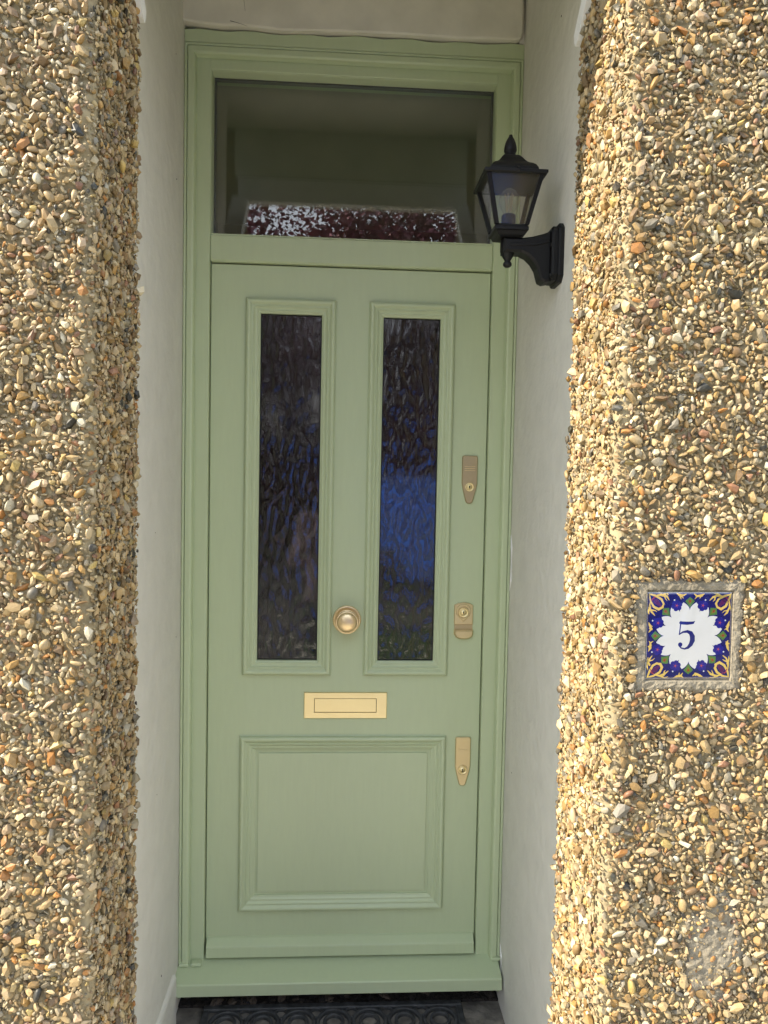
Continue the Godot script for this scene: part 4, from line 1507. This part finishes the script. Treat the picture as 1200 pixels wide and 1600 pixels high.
# a smooth skin round a set of tapered bones: surface nets on the field -log(sum exp(-k d)) / k
func skin(st: SurfaceTool, bones: Array, cell: float, k: float, paint: Callable) -> void:
	var sum := {}
	for b in bones:
		var A: Vector3 = b[0]
		var B: Vector3 = b[1]
		var ra: float = b[2]
		var rb: float = b[3]
		var sq: Vector3 = b[4] if b.size() > 4 else Vector3.ONE
		var pad := maxf(ra, rb) * maxf(1.0 / sq.x, maxf(1.0 / sq.y, 1.0 / sq.z)) + cell * 3.0
		var lo := ((A.min(B) - Vector3.ONE * pad) / cell).floor()
		var hi := ((A.max(B) + Vector3.ONE * pad) / cell).ceil()
		var ab := (B - A) * sq
		var l := maxf(ab.length_squared(), 1e-9)
		for x in range(int(lo.x), int(hi.x) + 1):
			for y in range(int(lo.y), int(hi.y) + 1):
				for z in range(int(lo.z), int(hi.z) + 1):
					var p := (Vector3(x, y, z) * cell - A) * sq
					var t := clampf(p.dot(ab) / l, 0.0, 1.0)
					var d := (p - ab * t).length() - lerpf(ra, rb, t)
					var key := Vector3i(x, y, z)
					sum[key] = sum.get(key, 0.0) + exp(-k * d)
	var f := func(key: Vector3i) -> float:
		var v: float = sum.get(key, 0.0)
		return -log(v) / k if v > 1e-12 else 1.0
	var verts := {}
	var corner := [Vector3i(0, 0, 0), Vector3i(1, 0, 0), Vector3i(0, 1, 0), Vector3i(1, 1, 0), Vector3i(0, 0, 1), Vector3i(1, 0, 1), Vector3i(0, 1, 1), Vector3i(1, 1, 1)]
	var edges := [[0, 1], [2, 3], [4, 5], [6, 7], [0, 2], [1, 3], [4, 6], [5, 7], [0, 4], [1, 5], [2, 6], [3, 7]]
	for key in sum:
		if sum[key] < 0.02:
			continue
		var v := []
		for c in corner:
			v.append(f.call(key + c))
		var at := Vector3.ZERO
		var n := 0
		for e in edges:
			if (v[e[0]] < 0.0) != (v[e[1]] < 0.0):
				var t: float = v[e[0]] / (v[e[0]] - v[e[1]])
				at += Vector3(corner[e[0]]).lerp(Vector3(corner[e[1]]), t)
				n += 1
		if n:
			verts[key] = (Vector3(key) + at / n) * cell
	for key in sum:
		var here: bool = f.call(key) < 0.0
		for axis in 3:
			var step := Vector3i.ZERO
			step[axis] = 1
			if here == (f.call(key + step) < 0.0):
				continue
			var u := Vector3i.ZERO
			u[(axis + 1) % 3] = 1
			var w := Vector3i.ZERO
			w[(axis + 2) % 3] = 1
			var q := [key, key - u, key - u - w, key - w]
			if not (verts.has(q[0]) and verts.has(q[1]) and verts.has(q[2]) and verts.has(q[3])):
				continue
			var order := [0, 1, 2, 0, 2, 3] if not here else [0, 2, 1, 0, 3, 2]
			for i in order:
				var p: Vector3 = verts[q[i]]
				st.set_color(paint.call(p))
				st.add_vertex(p)

func make_person() -> void:
	var g := -0.274
	var t := thing("person", "person in a mauve grey jumper photographing the door, dimly reflected in the left glass", "person", Vector3(0.335, g, 2.60))
	var st := begin(false)
	var bones := []
	for s in [-1.0, 1.0]:
		bones.append_array([[Vector3(0.09 * s, 0.90, 0), Vector3(0.095 * s, 0.49, -0.01), 0.085, 0.058], [Vector3(0.095 * s, 0.49, -0.01), Vector3(0.10 * s, 0.09, 0.02), 0.058, 0.042],
			[Vector3(0.10 * s, 0.055, 0.04), Vector3(0.115 * s, 0.04, -0.16), 0.045, 0.036],
			[Vector3(0.165 * s, 1.43, 0.0), Vector3(0.225 * s, 1.19, -0.13), 0.058, 0.046], [Vector3(0.225 * s, 1.19, -0.13), Vector3(0.05 + 0.055 * s, 1.50, -0.325), 0.044, 0.030],
			[Vector3(0.03 * s, 1.45, 0.01), Vector3(0.165 * s, 1.42, 0.0), 0.06, 0.055]])
	bones.append_array([[Vector3(0, 0.93, 0), Vector3(0, 1.08, -0.005), 0.135, 0.120, Vector3(0.78, 1, 1.15)], [Vector3(0, 1.08, 0), Vector3(0, 1.36, 0.0), 0.120, 0.135, Vector3(0.78, 1, 1.2)], [Vector3(0, 1.44, 0.01), Vector3(0, 1.54, -0.005), 0.055, 0.050]])
	var jumper := Color(0.38, 0.30, 0.35)
	var jeans := Color(0.05, 0.06, 0.085)
	var skin_tone := Color(0.48, 0.30, 0.22)
	var shoe := Color(0.06, 0.055, 0.05)
	skin(st, bones, 0.014, 70.0, func(p: Vector3) -> Color:
		if p.y < 0.075:
			return shoe
		if p.y < 0.93:
			return jeans
		if p.y > 1.52 and absf(p.x) < 0.07 and p.z > -0.15:
			return skin_tone
		return jumper)
	# head: skull, jaw, nose, lips, brows and ears
	var h := Vector3(0, 1.66, -0.015)
	var head := [[h + Vector3(0, 0.025, 0.015), h + Vector3(0, 0.03, -0.01), 0.088, 0.086, Vector3(1.12, 0.95, 0.95)], [h + Vector3(0, -0.05, -0.03), h + Vector3(0, -0.085, -0.055), 0.060, 0.040], [h + Vector3(0, 0.0, -0.088), h + Vector3(0, -0.030, -0.106), 0.010, 0.014],
		[h + Vector3(-0.018, -0.060, -0.088), h + Vector3(0.018, -0.060, -0.088), 0.008, 0.008], [h + Vector3(-0.045, 0.020, -0.078), h + Vector3(0.045, 0.020, -0.078), 0.012, 0.012], [h + Vector3(0, -0.12, 0.0), h + Vector3(0, -0.07, 0.0), 0.05, 0.05],
		[h + Vector3(-0.082, 0.012, 0.012), h + Vector3(-0.080, -0.022, 0.006), 0.014, 0.010], [h + Vector3(0.082, 0.012, 0.012), h + Vector3(0.080, -0.022, 0.006), 0.014, 0.010]]
	skin(st, head, 0.007, 120.0, func(p: Vector3) -> Color:
		return Color(0.34, 0.12, 0.10) if absf(p.y - h.y + 0.060) < 0.009 and p.z < h.z - 0.085 and absf(p.x) < 0.026 else skin_tone)
	# hands round the telephone
	for s in [-1.0, 1.0]:
		var wr := Vector3(0.05 + 0.055 * s, 1.50, -0.325)
		var palm := Vector3(0.05 + 0.052 * s, 1.575, -0.352)
		var hand := [[wr, palm + Vector3(0, -0.02, 0.0), 0.027, 0.026, Vector3(0.8, 1, 1)], [palm, palm + Vector3(0, 0.03, -0.005), 0.026, 0.022, Vector3(0.75, 1, 1)]]
		for q in 4:
			var y := 0.030 + 0.019 * q - 0.02
			var ln := [0.046, 0.054, 0.052, 0.042][3 - q] as float
			var a := palm + Vector3(0.006 * s, y, -0.016)
			var b := a + Vector3(0.004 * s, 0.004, -0.5 * ln)
			var c := b + Vector3(-0.5 * ln * s, 0.002, -0.008)
			hand.append_array([[a, b, 0.0095, 0.0085], [b, c, 0.0085, 0.0075]])
		hand.append_array([[palm + Vector3(-0.012 * s, 0.0, 0.004), palm + Vector3(-0.026 * s, 0.030, 0.006), 0.012, 0.010], [palm + Vector3(-0.026 * s, 0.030, 0.006), palm + Vector3(-0.030 * s, 0.056, 0.0), 0.010, 0.008]])
		skin(st, hand, 0.0055, 260.0, func(_p: Vector3) -> Color: return skin_tone)
	var m := mat(Color.WHITE, 0.8)
	m.vertex_color_use_as_albedo = true
	obj("body", done(st), m, t)
	var hair := begin(false)
	skin(hair, [[h + Vector3(0, 0.045, 0.025), h + Vector3(0, 0.055, 0.0), 0.092, 0.088, Vector3(1.08, 0.95, 0.95)], [h + Vector3(0, 0.0, 0.06), h + Vector3(0, -0.08, 0.055), 0.06, 0.045]], 0.010, 90.0, func(_p: Vector3) -> Color: return Color(0.06, 0.04, 0.03))
	obj("hair", done(hair), m, t)
	for s in [-1.0, 1.0]:
		var e := begin(false)
		lathe(e, Transform3D(Basis(Vector3(1, 0, 0), Vector3(0, -1, 0), Vector3(0, 0, -1)), h + Vector3(0.031 * s, 0.004, -0.082)), [Vector2(0.011, 0.0), Vector2(0.008, 0.005), Vector2(0.0, 0.007)], 10)
		obj("eye", done(e), M.car_glass, t)
	var ph := thing("phone", "black phone held up in both hands before the photographer's face", "phone", Vector3(0.385, g + 1.70, 2.2095))
	obj("phone_body", box_mesh(Vector3(-0.038, -0.142, -0.0045), Vector3(0.038, 0.008, 0.0045), 0.003), M.car_glass, ph)
	obj("camera_bump", box_mesh(Vector3(-0.034, -0.055, -0.0065), Vector3(-0.010, -0.012, -0.0046), 0.0008), M.black, ph)

func make_surroundings() -> void:
	make_person()
	make_car()
	make_tree(Vector3(-2.2, -0.3, 14.4), 8.0, 3.4, "purple-leaved plum tree left of the gate, reflected in the fanlight", 501)
	make_tree(Vector3(1.6, -0.3, 12.6), 7.6, 3.2, "purple-leaved plum tree behind the blue car, reflected in the fanlight", 502)
	make_tree(Vector3(4.9, -0.3, 13.6), 7.4, 3.0, "purple-leaved plum tree at the right end beyond the road", 503)
	var h := thing("hedge", "clipped green hedge along the far side of the road", "hedge", Vector3(0, -0.3, 16.5))
	var bl := []
	for k in 15:
		bl.append([Vector3(-6.0 + k * 1.04, 1.5, 0), Vector3(0.75, 2.4, 0.6)])
	crown(h, "foliage", bl, 60000, 0.16, M.leaf_green, 601)

func _ready() -> void:
	make_light()
	rng.seed = 20240
	make_materials()
	make_variants()
	make_tones()
	make_porch()
	rng.seed = 77
	make_pier(-1, -0.030, -0.075, "pebble-dashed house pier left of the porch, its inner return in shade", [], [])
	rng.seed = 78
	make_pier(1, 0.863, 0.8944, "pebble-dashed house pier right of the porch, holding the number tile", [[0.913, 1.077, 1.108, 1.276]], [1.075, 0.60, 0.055, 0.10])
	make_frame()
	make_door()
	make_lantern()
	make_tile()
	make_mat()
	make_surroundings()
